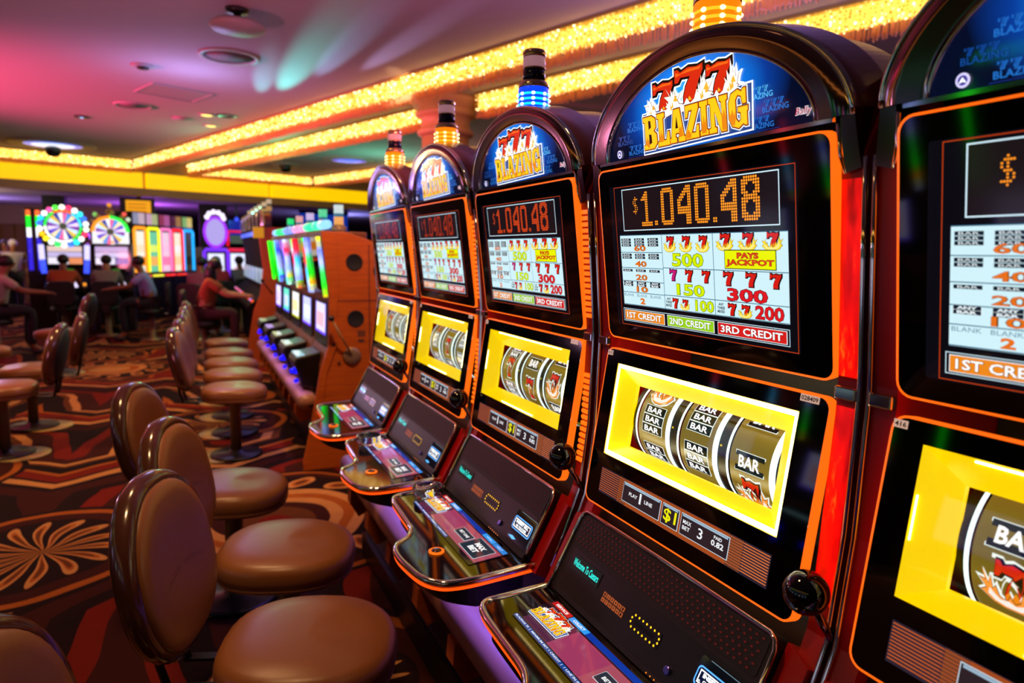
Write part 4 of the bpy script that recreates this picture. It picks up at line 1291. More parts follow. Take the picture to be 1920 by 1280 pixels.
# ------------------------------------------------------------------ third bank, dark arched machines
FB_Y = [10.62 + .69 * i for i in range(6)]
names = ['nearest of the dark arched machines, beside the far orange wood panel', 'second dark arched machine behind the far orange wood panel', 'third dark arched machine behind the far orange wood panel', 'dark arched machine the woman in orange is playing', 'dark arched machine just beyond the woman in orange', 'furthest of the dark arched machines beyond the woman in orange']
for i, y in enumerate(FB_Y):
    T = thing('arched_slot_machine', names[i], 'slot machine', (1.0, y, 0), 0, 'dark arched machines of the third bank')
    T.location = (.98, y, 0)
    T.scale = (1, 1, 1.09)
    part('cabinet', lambda b: b.use(mat('black_laminate', '#0a0808', .75, spec=.1)).prism([(-.04, 1.74), (.03, 1.26), (.0, .91), (-.25, .74), (-.25, .68), (-.06, .62), (-.06, .0), (.30, 0), (.30, 1.74)], lambda p: Vector((p[0], -.335, p[1])), lambda p: Vector((p[0], .335, p[1]))), T, 'fb_cab', bevel=.01)
    part('arch', lambda b: b.use(M_CHROME, True).tube([(-.02, u, v) for u, v in half_arch(.30, .25, 1.74, 20)], .03, 8), T, 'fb_arch')
    part('arch_panel', lambda b: b.use(M_DCHROME).prism(half_arch(.29, .24, 1.74, 20), lambda p: Vector((-.01, p[0], p[1])), lambda p: Vector((.1, p[0], p[1]))), T, 'fb_ap')
    part('blue_header', lambda b: b.use(disp('#3a70ff', 1.2)).box((-.05, -.26, 1.66), (-.034, .26, 1.72)), T, 'fb_h')
    part('reel_screen', lambda b: [b.use(disp('#7a90b0' if q % 2 else '#b8c8d8', .75)).box((-.012 - .004 * q, -.24 + .17 * q, 1.0), (.02, -.24 + .17 * q + .12, 1.2)) for q in range(3)], T, 'fb_r')
    part('deck_lights', lambda b: [b.use(disp(c, 1.2), True).ball((-.18, yv, .79), .02, 8, 6) for yv, c in ((-.25, '#ff5a10'), (-.1, '#ff3a10'), (.1, '#3a80ff'), (.22, '#ff7a20'))], T, 'fb_d')
    part('column_light', lambda b: [b.use(disp(c, .7), True).lathe([(.035, z0), (.035, z1)], 12, Matrix.Translation((.1, 0, 0))) for z0, z1, c in ((1.98, 2.04, '#d8a060'), (2.04, 2.07, '#203040'), (2.07, 2.13, '#e8c8a0'))], T, 'fb_c')
E3 = thing('wooden_end_panel', 'far orange wood end panel beside the dark arched machines', 'end panel', (.98, 10.22, 0))
E3.scale = (1, 1, 1.06)
part('panel', lambda b: b.use(M_WOOD).prism([(-.1, 1.80), (-.04, 1.26), (-.09, .91), (-.18, .70), (-.26, .30), (-.28, 0), (.5, 0), (.5, 1.80)], lambda p: Vector((p[0], -.02, p[1])), lambda p: Vector((p[0], .03, p[1]))), E3, bevel=.006)
part('black_header', lambda b: b.use(mat('amber_lit_box', '#403000', .3, 0, '#d8900c', .8)).box((-.16, -.03, 1.66), (-.02, .03, 1.80)), E3)
part('lever', lambda b: b.use(M_BLACK, True).ball((-.06, -.04, 1.1), .026, 12, 8).tube([(-.06, -.04, 1.1), (.08, -.03, .92)], .008, 6), E3)
# ------------------------------------------------------------------ room shell
M_CEIL = roughen(mat('ceiling_paint', '#b8aeb0', .85, spec=.2), 3, .03)
M_CREAM = mat('cream_paint', '#b08a64', .6)
M_WALL = mat('dark_wall_covering', '#3a2420', .7)
M_CARPET = mat('carpet', '#40140e', .95, spec=.1)
g = NT(M_CARPET)
tc = g.new('ShaderNodeTexCoord')
nz = g.noise(1.1, tc.outputs['Object'], 2)
off = g.new('ShaderNodeVectorMath', operation='MULTIPLY_ADD')
g.link(nz.outputs['Color'], off.inputs[0])
off.inputs[1].default_value = (.26, .26, 0)
g.link(tc.outputs['Object'], off.inputs[2])
P = off.outputs[0]
vo = g.new('ShaderNodeTexVoronoi')
vo.inputs['Scale'].default_value = .52
vo.inputs['Randomness'].default_value = .75
g.link(P, vo.inputs['Vector'])
sc_ = g.new('ShaderNodeVectorMath', operation='SCALE')
g.link(P, sc_.inputs[0])
sc_.inputs['Scale'].default_value = 1.0
df = g.new('ShaderNodeVectorMath', operation='SUBTRACT')
g.link(sc_.outputs[0], df.inputs[0])
g.link(vo.outputs['Position'], df.inputs[1])
sx = g.new('ShaderNodeSeparateXYZ')
g.link(df.outputs[0], sx.inputs[0])
ang = g.math('ARCTAN2', sx.outputs[1], sx.outputs[0])
d = g.math('DIVIDE', vo.outputs['Distance'], 1.0)
TAN, ORG, RED, DRK, MAR, BRN = '#b87e46', '#9a5018', '#6a1608', '#140808', '#34100a', '#5c3014'
ring = g.ramp(d, [(0, DRK), (.05, RED), (.10, BRN), (.15, MAR), (.19, TAN), (.225, ORG), (.255, TAN), (.29, DRK), (.40, MAR), (.43, ORG), (.45, DRK), (.47, MAR)], 'CONSTANT')
# leaf border round each medallion: leaning leaves between two radii
lw = g.math('SINE', g.math('ADD', g.math('MULTIPLY', ang, 15.0), g.math('MULTIPLY', d, 26.0)))
q = g.math('DIVIDE', g.math('SUBTRACT', d, .350), .052)
lv_ = g.math('MULTIPLY_ADD', g.math('SUBTRACT', lw, g.math('MULTIPLY', g.math('MULTIPLY', q, q), 1.5)), .5, .5)
leaf = g.ramp(lv_, [(0, DRK), (.34, MAR), (.42, TAN), (.74, ORG), (.88, BRN)], 'CONSTANT')
inleaf = g.math('MULTIPLY', g.math('GREATER_THAN', d, .295), g.math('LESS_THAN', d, .40))
ring2 = g.mix(inleaf, ring, leaf)
# angular ribbon pattern between medallions
sp = g.new('ShaderNodeSeparateXYZ')
g.link(P, sp.inputs[0])
zz = g.math('PINGPONG', g.math('MULTIPLY_ADD', sp.outputs[0], 1.0, .2), .55)
z2 = g.math('PINGPONG', g.math('MULTIPLY', sp.outputs[1], .8), .7)
vv = g.math('FRACT', g.math('ADD', g.math('MULTIPLY', g.math('ADD', sp.outputs[1], g.math('MULTIPLY', zz, 1.25)), .52), g.math('MULTIPLY', z2, .5)))
ribbon = g.ramp(vv, [(0, MAR), (.14, DRK), (.20, TAN), (.29, DRK), (.33, RED), (.46, ORG), (.50, DRK), (.62, BRN), (.66, TAN), (.71, MAR), (.82, RED), (.9, DRK)], 'CONSTANT')
col = g.mix(g.math('GREATER_THAN', d, .47), ring2, ribbon)
nf = g.noise(9, tc.outputs['Object'], 4)
col = g.mix(g.math('MULTIPLY', nf.outputs[0], .35), col, lin('#2a0e08'))
g.link(col, bsdf(M_CARPET).inputs['Base Color'])
nb = g.noise(420, tc.outputs['Object'], 2)
bp = g.new('ShaderNodeBump')
bp.inputs['Strength'].default_value = .35
bp.inputs['Distance'].default_value = .004
g.link(nb.outputs[0], bp.inputs['Height'])
g.link(bp.outputs[0], bsdf(M_CARPET).inputs['Normal'])

A0, A1, B0, B1 = -34, 8, -16, 24
def ebox(b, a0, b0, z0, a1, b1, z1):
    v = b.V([ev(a, c, z) for a, c, z in ((a0, b0, z0), (a1, b0, z0), (a1, b1, z0), (a0, b1, z0), (a0, b0, z1), (a1, b0, z1), (a1, b1, z1), (a0, b1, z1))])
    for q in ((3, 2, 1, 0), (4, 5, 6, 7), (0, 1, 5, 4), (1, 2, 6, 5), (2, 3, 7, 6), (3, 0, 4, 7)):
        b.face([v[i] for i in q])
struct('floor', lambda b: ebox(b.use(M_CARPET), A0, B0, -.06, A1, B1, 0))
struct('ceiling', lambda b: ebox(b.use(M_CEIL), -17.05, B0, CEIL, A1, B1, CEIL + .1))
struct('ceiling_lower', lambda b: ebox(b.use(M_CEIL), A0, B0, 2.735, -17.3, B1, 2.80))
struct('wall_back', lambda b: ebox(b.use(M_WALL), A0 - .1, B0, 0, A0, B1, 3.6))
struct('wall_front', lambda b: ebox(b.use(M_WALL), A1, B0, 0, A1 + .1, B1, 3.6))
struct('wall_left', lambda b: ebox(b.use(M_WALL), A0, B0 - .1, 0, A1, B0, 3.6))
struct('wall_right', lambda b: ebox(b.use(M_WALL), A0, B1, 0, A1, B1 + .1, 3.6))
struct('trim_1', lambda b: ebox(b.use(M_CREAM), -17.3, B0, 2.735, -16.93, B1, 2.905))
struct('trim_2', lambda b: ebox(b.use(M_CREAM), -17.3, B0, 3.25, -17.0, B1, CEIL))
M_COVE = mat('yellow_lit_panel', '#d8a020', .5, 0, '#ffcc00', .95, sample=True)
for i, l in enumerate(('just outside the left edge of the picture', 'above the two far wheel machines', 'above the far colourful row and the oval purple sign', 'above the second bank with coloured light tubes', 'behind the front row of slot machines')):
    b0 = -1.1 + 2.9 * i
    tag(part('lit_soffit_panel', lambda b: ebox(b.use(M_COVE), -17.2, b0 + .05, 2.905, -17.02, b0 + 2.85, 3.25)), 'glowing yellow soffit panel ' + l, 'soffit light', 'glowing yellow soffit panels')
struct('trim_3', lambda b: ebox(b.use(M_CREAM), -17.3, B0, 2.9, -17.205, B1, 3.26))

# ------------------------------------------------------------------ crystal strips hung from the ceiling
M_BEAD = mat('gold_glow_bead', '#c08010', .15, 0, '#ffb020', 1.0)  # sparkle of lamp-lit crystals put into the beads as emission
g = NT(M_BEAD)
gi = g.new('ShaderNodeNewGeometry')
rnd = gi.outputs['Random Per Island']
g.link(g.math('MULTIPLY_ADD', g.math('POWER', rnd, 4.0), 7.0, .5), bsdf(M_BEAD).inputs['Emission Strength'])
g.link(g.ramp(rnd, [(0, '#d09a1c'), (.5, '#ffc030'), (1, '#ffe0a0')]), bsdf(M_BEAD).inputs['Emission Color'])
M_BEAD.cycles.emission_sampling = 'NONE'
M_CORE = mat('warm_led_bar', '#302000', .4, 0, '#ffbe48', 2.1, sample=True)
M_ROD = mat('amber_crystal_rod', '#ffd8a0', .2, 0, spec=.8)
g = NT(M_ROD)
tl = g.new('ShaderNodeBsdfTranslucent')
tl.inputs[0].default_value = lin('#d8b080')
ad = g.new('ShaderNodeAddShader')
g.link(bsdf(M_ROD).outputs[0], ad.inputs[0])
g.link(tl.outputs[0], ad.inputs[1])
g.link(ad.outputs[0], g.n['Material Output'].inputs[0])
bsdf(M_ROD).inputs['Base Color'].default_value = lin('#8a6a48')
OCT = [(1, 0, 0), (0, 1, 0), (-1, 0, 0), (0, -1, 0), (0, 0, 1), (0, 0, -1)]
OCF = [(0, 1, 4), (1, 2, 4), (2, 3, 4), (3, 0, 4), (1, 0, 5), (2, 1, 5), (3, 2, 5), (0, 3, 5)]
def chandelier(label, p0, p1, outv, seed):
    rg = random.Random(seed)
    p0, p1 = Vector(p0), Vector(p1)
    d = (p1 - p0)
    L = d.length
    d.normalize()
    outv = Vector(outv)
    T = thing('crystal_strip_light', label, 'chandelier', p0 + d * (L / 2) + Vector((0, 0, CEIL)), 0, 'crystal strip lights under the ceiling')
    def pt(s, o, z):
        return d * (s - L / 2) + outv * o + Vector((0, 0, z))
    def bx(b, s0, s1, o0, o1, z0, z1):
        v = b.V([pt(s, o, z) for s, o, z in ((s0, o0, z0), (s1, o0, z0), (s1, o1, z0), (s0, o1, z0), (s0, o0, z1), (s1, o0, z1), (s1, o1, z1), (s0, o1, z1))])
        for q in ((3, 2, 1, 0), (4, 5, 6, 7), (0, 1, 5, 4), (1, 2, 6, 5), (2, 3, 7, 6), (3, 0, 4, 7)):
            b.face([v[i] for i in q])
    part('ceiling_trough', lambda b: bx(b.use(M_BRASS), 0, L, -.12, .02, -.03, -.001), T)
    part('light_bar', lambda b: bx(b.use(M_CORE), .02, L - .02, -.085, -.03, -.188, -.035), T)
    def beads(b):
        b.use(M_BEAD, True)
        vs, fs = [], []
        rows = [(0, -.035 - .027 * i) for i in range(6)] + [(-.03, -.19), (-.06, -.195), (-.09, -.19), (-.105, -.15), (-.105, -.1), (-.015, -.183)]
        for o, z in rows:
            n = int(L / .036)
            for i in range(n):
                s = (i + .5 + rg.uniform(-.3, .3)) * L / n
                r_ = rg.uniform(.008, .0135)
                c = pt(s, o + rg.uniform(-.006, .006), z + rg.uniform(-.007, .007))
                k = len(vs)
                vs.extend([(c.x + q[0] * r_, c.y + q[1] * r_, c.z + q[2] * r_) for q in OCT])
                fs.extend([tuple(k + q for q in f) for f in OCF])
        me = bpy.data.meshes.new('bead_curtain')
        me.from_pydata(vs, [], fs)
        me.materials.append(M_BEAD)
        me.polygons.foreach_set('use_smooth', [True] * len(fs))
        return me
    o = part('bead_curtain', beads, T)
    o['kind'] = 'stuff'
    def rods(b):
        vs, fs = [], []
        for o_, l0 in ((-.012, .105), (-.05, .09), (-.098, .10)):
            n = int(L / .033)
            for i in range(n):
                s = (i + .5 + rg.uniform(-.25, .25)) * L / n
                c = pt(s, o_ + rg.uniform(-.005, .005), -.195)
                ln = l0 * rg.uniform(.9, 1.1)
                k = len(vs)
                for z, r_ in ((0, .004), (-ln + .02, .0075), (-ln + .008, .009), (-ln, .002)):
                    for q in range(5):
                        a = 2 * PI * q / 5
                        vs.append((c.x + math.cos(a) * r_, c.y + math.sin(a) * r_, c.z + z))
                for z in range(3):
                    for q in range(5):
                        fs.append((k + z * 5 + q, k + z * 5 + (q + 1) % 5, k + z * 5 + 5 + (q + 1) % 5, k + z * 5 + 5 + q))
        me = bpy.data.meshes.new('crystal_fringe')
        me.from_pydata(vs, [], fs)
        me.materials.append(M_ROD)
        me.polygons.foreach_set('use_smooth', [True] * len(fs))
        return me
    o = part('crystal_fringe', rods, T)
    o['kind'] = 'stuff'
nE2, pE1 = -E2, E1
chandelier('long golden crystal strip light running from the far corner to above the nearest machines', ev(-16.7, 4.39), ev(2.0, 4.39), nE2, 1)
chandelier('second golden crystal strip light, between the far corner and the stone pillar', ev(-16.6, 5.466), ev(-7.65, 5.466), nE2, 2)
chandelier('golden crystal strip light on the near side of the stone pillar, behind the sharp machine', ev(-6.5, 5.466), ev(1.0, 5.466), nE2, 3)
chandelier('golden crystal strip light along the yellow soffit at the left', ev(-16.75, -11), ev(-16.75, 4.39), pE1, 4)
chandelier('short golden crystal strip light along the yellow soffit right of the corner', ev(-16.75, 5.55), ev(-16.75, 8.6), pE1, 5)
chandelier('furthest golden crystal strip light, low behind the tops of the front row machines', ev(-16.7, 8.6), ev(1.5, 8.6), nE2, 6)
chandelier('unseen golden crystal strip light added along the left side of the ceiling for reflections', ev(-14, -5.5), ev(4, -5.5), E2, 7)  # added out of view to give chrome and glass gold reflections

# stone pillar
M_STONE = roughen(mat('peach_stone', '#d8a070', .55), 12, .05)
def pil(b):
    b.use(M_STONE, True).lathe([(.36, 0), (.36, .2), (.30, .28), (.295, 3.05)], 40)
T = thing('stone_pillar', 'round peach stone pillar with ringed capital behind the machines', 'pillar', (3.0, 8.43, 0))
part('shaft', pil, T)
part('capital', lambda b: b.use(M_STONE, True).lathe([(.295, 3.04), (.345, 3.06), (.355, 3.09), (.345, 3.12), (.31, 3.135), (.305, 3.25), (.33, 3.27), (.375, 3.29), (.38, 3.33), (.36, 3.35), (.37, 3.37), (.44, 3.45), (.46, 3.50)], 40), T)

# ------------------------------------------------------------------ things on the ceiling
M_WHITE = mat('white_fixture', '#a89c9c', .5)
def onceil(name, label, cat, x, y, prof_mat, group=None):
    T = thing(name, label, cat, (x, y, CEIL), 0, group)
    for nm, mt, prof in prof_mat:
        part(nm, lambda b: b.use(mt, True).lathe(prof, 32), T)
    return T
onceil('ceiling_speaker', 'white disc speaker hanging on a short stem under the ceiling', 'speaker', .425, 6.15, [('mount', M_BLACK, [(.09, 0), (.085, -.03), (.03, -.04), (.025, -.12)]), ('disc', M_WHITE, [(.05, -.10), (.19, -.11), (.215, -.135), (.20, -.16), (.05, -.18), (.001, -.182)])])
onceil('round_grille', 'larger round grille flush with the ceiling below the hanging speaker', 'grille', .44, 7.63, [('rim', M_WHITE, [(.29, 0), (.285, -.018), (.245, -.016), (.24, -.004)]), ('mesh', mat('grey_mesh', '#6a5c5c', .7), [(.24, -.006), (.001, -.01)])], 'round ceiling grilles')
onceil('round_grille', 'faint round grille flush with the pink part of the ceiling', 'grille', -.60, 10.83, [('rim', M_WHITE, [(.24, 0), (.235, -.02), (.20, -.016), (.195, -.004)]), ('mesh', MATS['grey_mesh'], [(.195, -.006), (.001, -.01)])], 'round ceiling grilles')
onceil('smoke_detector', 'small dark detector on the pink ceiling', 'detector', -.36, 8.45, [('base', M_WHITE, [(.11, 0), (.11, -.015), (.08, -.02)]), ('sensor', M_BLACK, [(.06, -.015), (.055, -.04), (.001, -.045)])])
onceil('smoke_detector', 'pale low detector left of the twin yellow downlights', 'detector', -.02, 11.5, [('base', M_WHITE, [(.13, 0), (.12, -.02), (.001, -.025)])])
onceil('recessed_downlight', 'dark unlit recessed light right of the twin yellow downlights', 'downlight', .57, 10.97, [('rim', M_BLACK, [(.15, 0), (.145, -.012), (.11, -.012), (.10, -.002), (.001, -.002)])])
for x, y, l in ((.31, 11.03, 'upper of the twin yellow downlights in the ceiling'), (.39, 11.94, 'lower of the twin yellow downlights in the ceiling')):
    onceil('recessed_downlight', l, 'downlight', x, y, [('rim', M_WHITE, [(.12, 0), (.115, -.012), (.085, -.012)]), ('lens', mat('yellow_lens', '#302808', .3, 0, '#ffe070', 2.0), [(.085, -.010), (.001, -.03)])], 'twin yellow downlights')
onceil('recessed_downlight', 'tiny bluish white spot in the dark part of the ceiling', 'downlight', -1.35, 12.14, [('rim', M_BLACK, [(.10, 0), (.09, -.02), (.05, -.02)]), ('lens', mat('blue_white_lens', '#000000', .3, 0, '#b0c8ff', 2.0), [(.05, -.012), (.001, -.03)])])
DOME = [(.07, 0), (.13, -.02), (.135, -.07), (.12, -.13), (.08, -.175), (.001, -.19)]
def glowdisc(label, x, y, r, c0, c1, cam_):
    prof = [('rim', M_WHITE, [(r, 0), (r, -.02), (r * .93, -.03)]), ('lit_dish', mat('dish_' + c0, '#000000', .3, 0, c0, 1.1), [(r * .92, -.02), (r * .55, -.035), (r * .5, -.036)]), ('lit_centre', mat('dish_' + c1, '#000000', .3, 0, c1, 1.2), [(r * .5, -.037), (.001, -.042)])]
    onceil('ceiling_disc_light', label, 'ceiling light', x, y, prof, 'blue disc lights in the ceiling')
    if cam_:
        T = onceil('dome_camera', 'black dome camera under the blue-white disc light at the left', 'camera', x + .0, y - .05, [('dome', M_BLACK, [(a, b_ - .06) for a, b_ in DOME])], 'black dome cameras')
glowdisc('blue-white disc light in the ceiling near the left crystal strip', -2.22, 15.6, .70, '#5a78e8', '#dfe8ff', True)
glowdisc('blue disc light in the green ceiling behind the last machine tops', 3.12, 14.76, .52, '#5a5ad0', '#5a80ff', False)
onceil('dome_camera', 'black dome camera on the green ceiling above the third bank', 'camera', 2.03, 16.3, [('base', M_WHITE, [(.30, 0), (.28, -.03), (.14, -.04)]), ('dome', M_BLACK, DOME)], 'black dome cameras')
H_ = thing('access_hatch', 'square access hatch outline in the pink ceiling', 'hatch', (-.085, 9.71, CEIL))
HC = [Vector((-.54, 9.85, 0)), Vector((-.30, 9.22, 0)), Vector((.37, 9.51, 0)), Vector((.13, 10.16, 0))]
def hatch(b):
    c = sum(HC, Vector()) / 4
    b.use(M_WHITE)
    for i in range(4):
        p, q = HC[i] - c, HC[(i + 1) % 4] - c
        v = b.V([p, q, q * .93, p * .93, p + Vector((0, 0, -.012)), q + Vector((0, 0, -.012)), q * .93 + Vector((0, 0, -.012)), p * .93 + Vector((0, 0, -.012))])
        for f in ((0, 1, 5, 4), (3, 2, 6, 7), (4, 5, 6, 7)):
            b.face([v[k] for k in f])
part('frame', hatch, H_)
part('panel', lambda b: b.use(M_WHITE).face(b.V([(p - sum(HC, Vector()) / 4) * .925 + Vector((0, 0, -.005)) for p in HC])), H_)
# ------------------------------------------------------------------ far machines
RB = ['#ff3020', '#ff9a10', '#f8f030', '#30e040', '#20c8ff', '#3050ff', '#b030ff', '#ff40b0', '#f8f8ff']
def wheel_machine(label, x, y, rot, style):
    T = thing('wheel_slot_machine', label, 'slot machine', (x, y, 0), rot, 'slot machines with a lit wheel')
    part('cabinet', lambda b: b.use(M_BLACK).prism([(0, 1.66), (-.03, .98), (-.22, .84), (-.22, .74), (-.03, .70), (-.03, .0), (.5, 0), (.5, 1.66)], lambda p: Vector((p[0], -.34, p[1])), lambda p: Vector((p[0], .34, p[1]))), T, 'wh_cab', bevel=.015)
    part('plinth', lambda b: b.use(M_BLACK).box((-.12, -.34, 0), (.5, .34, .52)), T, 'wh_pl')
    part('pilaster', lambda b: b.use(M_TAN).box((-.15, -.06, .08), (-.121, .06, .5)), T, 'wh_pil')
    F = lambda u, v, n=0: Vector((-.05 - n, -u, v))
    def wheel(b):
        c = 1.96 if style == 0 else 1.88
        r_ = .25 if style == 0 else .24
        for k in range(20):
            a0, a1 = 2 * PI * k / 20, 2 * PI * (k + 1) / 20
            b.use(disp(['#e8d8ff', '#6040c8', '#f8e0b0', '#4a90e0', '#e860a0', '#f0f0f0', '#3040a0', '#e8c040', '#c8e8ff', '#8030a0'][k % 10], 1.3))
            b.face(b.V([F(math.cos(a) * q, c + math.sin(a) * q, .012) for a, q in ((a0, .06), (a0, r_), (a1, r_), (a1, .06))]))
        b.use(disp('#5a5a48', .8))
        b.disc((0, 0), .06, lambda p: F(p[0], c + p[1], .02), 20)
    part('prize_wheel', wheel, T)
    if style == 0:
        def ring(b):
            b.use(M_BLACK).prism(half_arch(.40, .40, 1.66, 24), lambda p: F(p[0], p[1] + .06, -.2), lambda p: F(p[0], p[1] + .06, 0))
            for k in range(22):
                a = 2 * PI * (k + .5) / 22
                b.use(disp(['#30f0ff', '#ffffff', '#ff3060', '#f8ffe0', '#50ff40', '#ff50a0', '#ffffff', '#20c0ff', '#4060ff', '#ffffff', '#ffb010', '#f8e020', '#f0fff0', '#30e060', '#ffffff', '#3070ff'][(k + 14) % 16], 1.9), True)
                b.ball(F(math.cos(a) * .365, 1.96 + math.sin(a) * .345, .02), .048, 8, 6)
            for k in range(24):
                a0, a1 = 2 * PI * k / 24, 2 * PI * (k + .9) / 24
                b.use(disp(['#30e0ff', '#ff6a10', '#30f050', '#f8fff0', '#ffffff', '#40e050'][k // 4], 1.8), True)
                b.tube([F(math.cos(a) * .28, 1.96 + math.sin(a) * .28, .02) for a in (a0, (a0 + a1) / 2, a1)], .018, 6)
        part('bulb_ring', ring, T)
        for s in (-1, 1):
            part('side_tube', lambda b: [b.use(disp('#c8c0ff', 1.6), True).tube([F(s * .36, 1.62, .03), F(s * .35, 1.35, .05)], .045, 10), b.use(disp('#3a50ff', 1.6), True).tube([F(s * .35, 1.35, .05), F(s * .33, 1.10, .06)], .045, 10)], T)
    else:
        def ring(b):
            b.use(disp('#f0f0f8', 1.2)).prism([(-.30, 1.66), (.30, 1.66), (.30, 1.9)] + [(x_, y_) for x_, y_ in half_arch(.30, .28, 1.88, 16)][1:-1] + [(-.30, 1.9)], lambda p: F(p[0], p[1], -.02), lambda p: F(p[0], p[1], 0))
            for k in range(12):
                b.use(disp('#ff8a10' if k >= 6 else '#20f040', 1.6), True)
                b.tube([F(math.cos(PI * q / 12) * .285, 1.88 + math.sin(PI * q / 12) * .27, .02) for q in (k, k + .5, k + 1)], .032, 6)
            b.use(disp('#f08a20', 1.2)).box(F(-.06, 1.66, .012), F(.06, 1.72, .004))
        part('arch_light', ring, T)
        part('gold_crest', lambda b: [b.use(M_BRASS, True).ball(F(u, v, -.05), r_, 10, 8) for u, v, r_ in ((-.2, 2.16, .05), (0, 2.24, .07), (.2, 2.16, .05), (-.28, 2.08, .04), (.28, 2.08, .04))] + [b.use(disp(c, 1.2), True).ball(F(u, v, -.03), .04, 10, 8) for u, v, c in ((-.24, 2.2, '#80c060'), (.24, 2.22, '#ff5a50'), (.30, 2.12, '#d0e0c0'), (0, 2.38, '#e89020'))], T)
    def scr(b):
        c = ['#e8c8c0', '#c8b8e8', '#f0e8f8', '#e89060'] if style == 0 else ['#c0a8d8', '#d8c8f0', '#f0e8ff', '#8070b8']
        b.use(M_GLOSS).face(b.V([F(u, v, .002) for u, v in ((-.33, 1.08), (.33, 1.08), (.33, 1.64), (-.33, 1.64))]))
        for (a0, z0, a1, z1), q in zip(((-.27, 1.50, .27, 1.60), (-.27, 1.40, .27, 1.49), (-.27, 1.27, .05, 1.39), (.06, 1.27, .27, 1.39)), (0, 1, 2, 3)):
            b.use(disp(c[q], 1.1)).face(b.V([F(u, v, .004) for u, v in ((a0, z0), (a1, z0), (a1, z1), (a0, z1))]))
        b.use(disp('#208010', .9)).face(b.V([F(u, v, .004) for u, v in ((0, 1.13), (.12, 1.13), (.12, 1.18), (0, 1.18))]))
    part('game_screen', scr, T)
    part('deck_lights', lambda b: [b.use(disp(c, 1.3), True).ball(F(u, .90, .16), r_, 8, 6) for u, c, r_ in ((-.24, '#ffd0a0', .05), (-.12, '#e83030', .03), (.16, '#e8d8ff', .06), (.3, '#ff9a20', .03))], T)
    return T
wheel_machine('far slot machine with a wheel ringed by white and coloured bulbs', -2.07, 15.1, R(90), 0)
wheel_machine('far slot machine with a wheel under an orange and green arch', -1.32, 15.1, R(90), 1)
T = thing('tall_slot_machine', 'tall far slot machine at the left seen edge-on, with green and blue light strips', 'slot machine', (-2.58, 15.4, 0), R(-82))
part('cabinet', lambda b: b.use(M_BLACK).box((-.25, -.13, 0), (.25, .13, 2.28)), T, bevel=.02)
for s, sgn in ((-.07, 1), (.07, 1)):
    for q_ in (-1, 1):
        part('light_strip', lambda b: [b.use(disp(c, 1.5), True).tube([(.262 * q_ , s, z0), (.262 * q_, s, z1)], .035, 8) for z0, z1, c in ((1.75, 1.92, '#f8f8ff'), (1.92, 2.14, '#20f030'), (2.14, 2.24, '#ff6a30'), (1.15, 1.75, '#3020c0'))], T)
# row of colourful machines far back
FM = [('#ff9a20', '#f8f0e0', 'white and orange machine at the left end of the far colourful row'), ('#f8f020', '#70c8a0', 'machine with a yellow neon frame in the far colourful row'), ('#f070b0', '#f0c8e0', 'pink lit machine in the far colourful row'), ('#ff2020', '#ffe8d0', 'machine with a red frame in the far colourful row'), ('#20a8ff', '#403a30', 'machine with a blue neon frame at the right end of the far colourful row')]
for i, (c0, c1, l) in enumerate(FM):
    T = thing('neon_slot_machine', 'far ' + l if 0 else l, 'slot machine', (-.95 + .235 * i, 17.0 + .43 * i, 0), R(150), 'colourful machines of the far row')
    part('cabinet', lambda b: b.use(M_BLACK).box((0, -.235, 0), (.4, .235, 2.36)), T, 'nm_cab', bevel=.02)
    part('neon_frame', lambda b: b.use(disp(c0, 1.5), True).tube([(-.02, -.20, 1.06), (-.02, -.20, 1.98), (-.02, -.16, 2.02), (-.02, .16, 2.02), (-.02, .20, 1.98), (-.02, .20, 1.06)], .032, 8), T)
    part('screen', lambda b: [b.use(disp(q, 1.1)).box((-.012 - .002 * k, -.14, z0), (-.002, .14, z1)) for k, (q, z0, z1) in enumerate(((c1, 1.06, 1.95), (['#f8e0c0', '#e0f070', '#f8c0e0', '#f8f0f0', '#403830'][i], 1.5, 1.66), (['#ff8a10', '#f8b060', '#ff80b0', '#ffd0a0', '#282420'][i], 1.2, 1.40)))], T)
    part('top_sign', lambda b: [b.use(disp(q, .8)).box((-.01, y0, 2.10), (.02, y1, 2.34)) for q, y0, y1 in ((['#e0c0d0', '#c0c890', '#c060a0', '#b08040', '#e8d070'][i], -.2, .02), (['#a0a0c0', '#e0b0d0', '#a04060', '#602828', '#90c070'][i], .02, .2))], T)
    part('deck_lights', lambda b: b.use(disp(['#ff4020', '#f8f040', '#ff3030', '#f03020', '#90a0ff'][i], 1.3), True).tube([(-.10, -.18, .98), (-.10, .18, .98)], .025, 6), T)
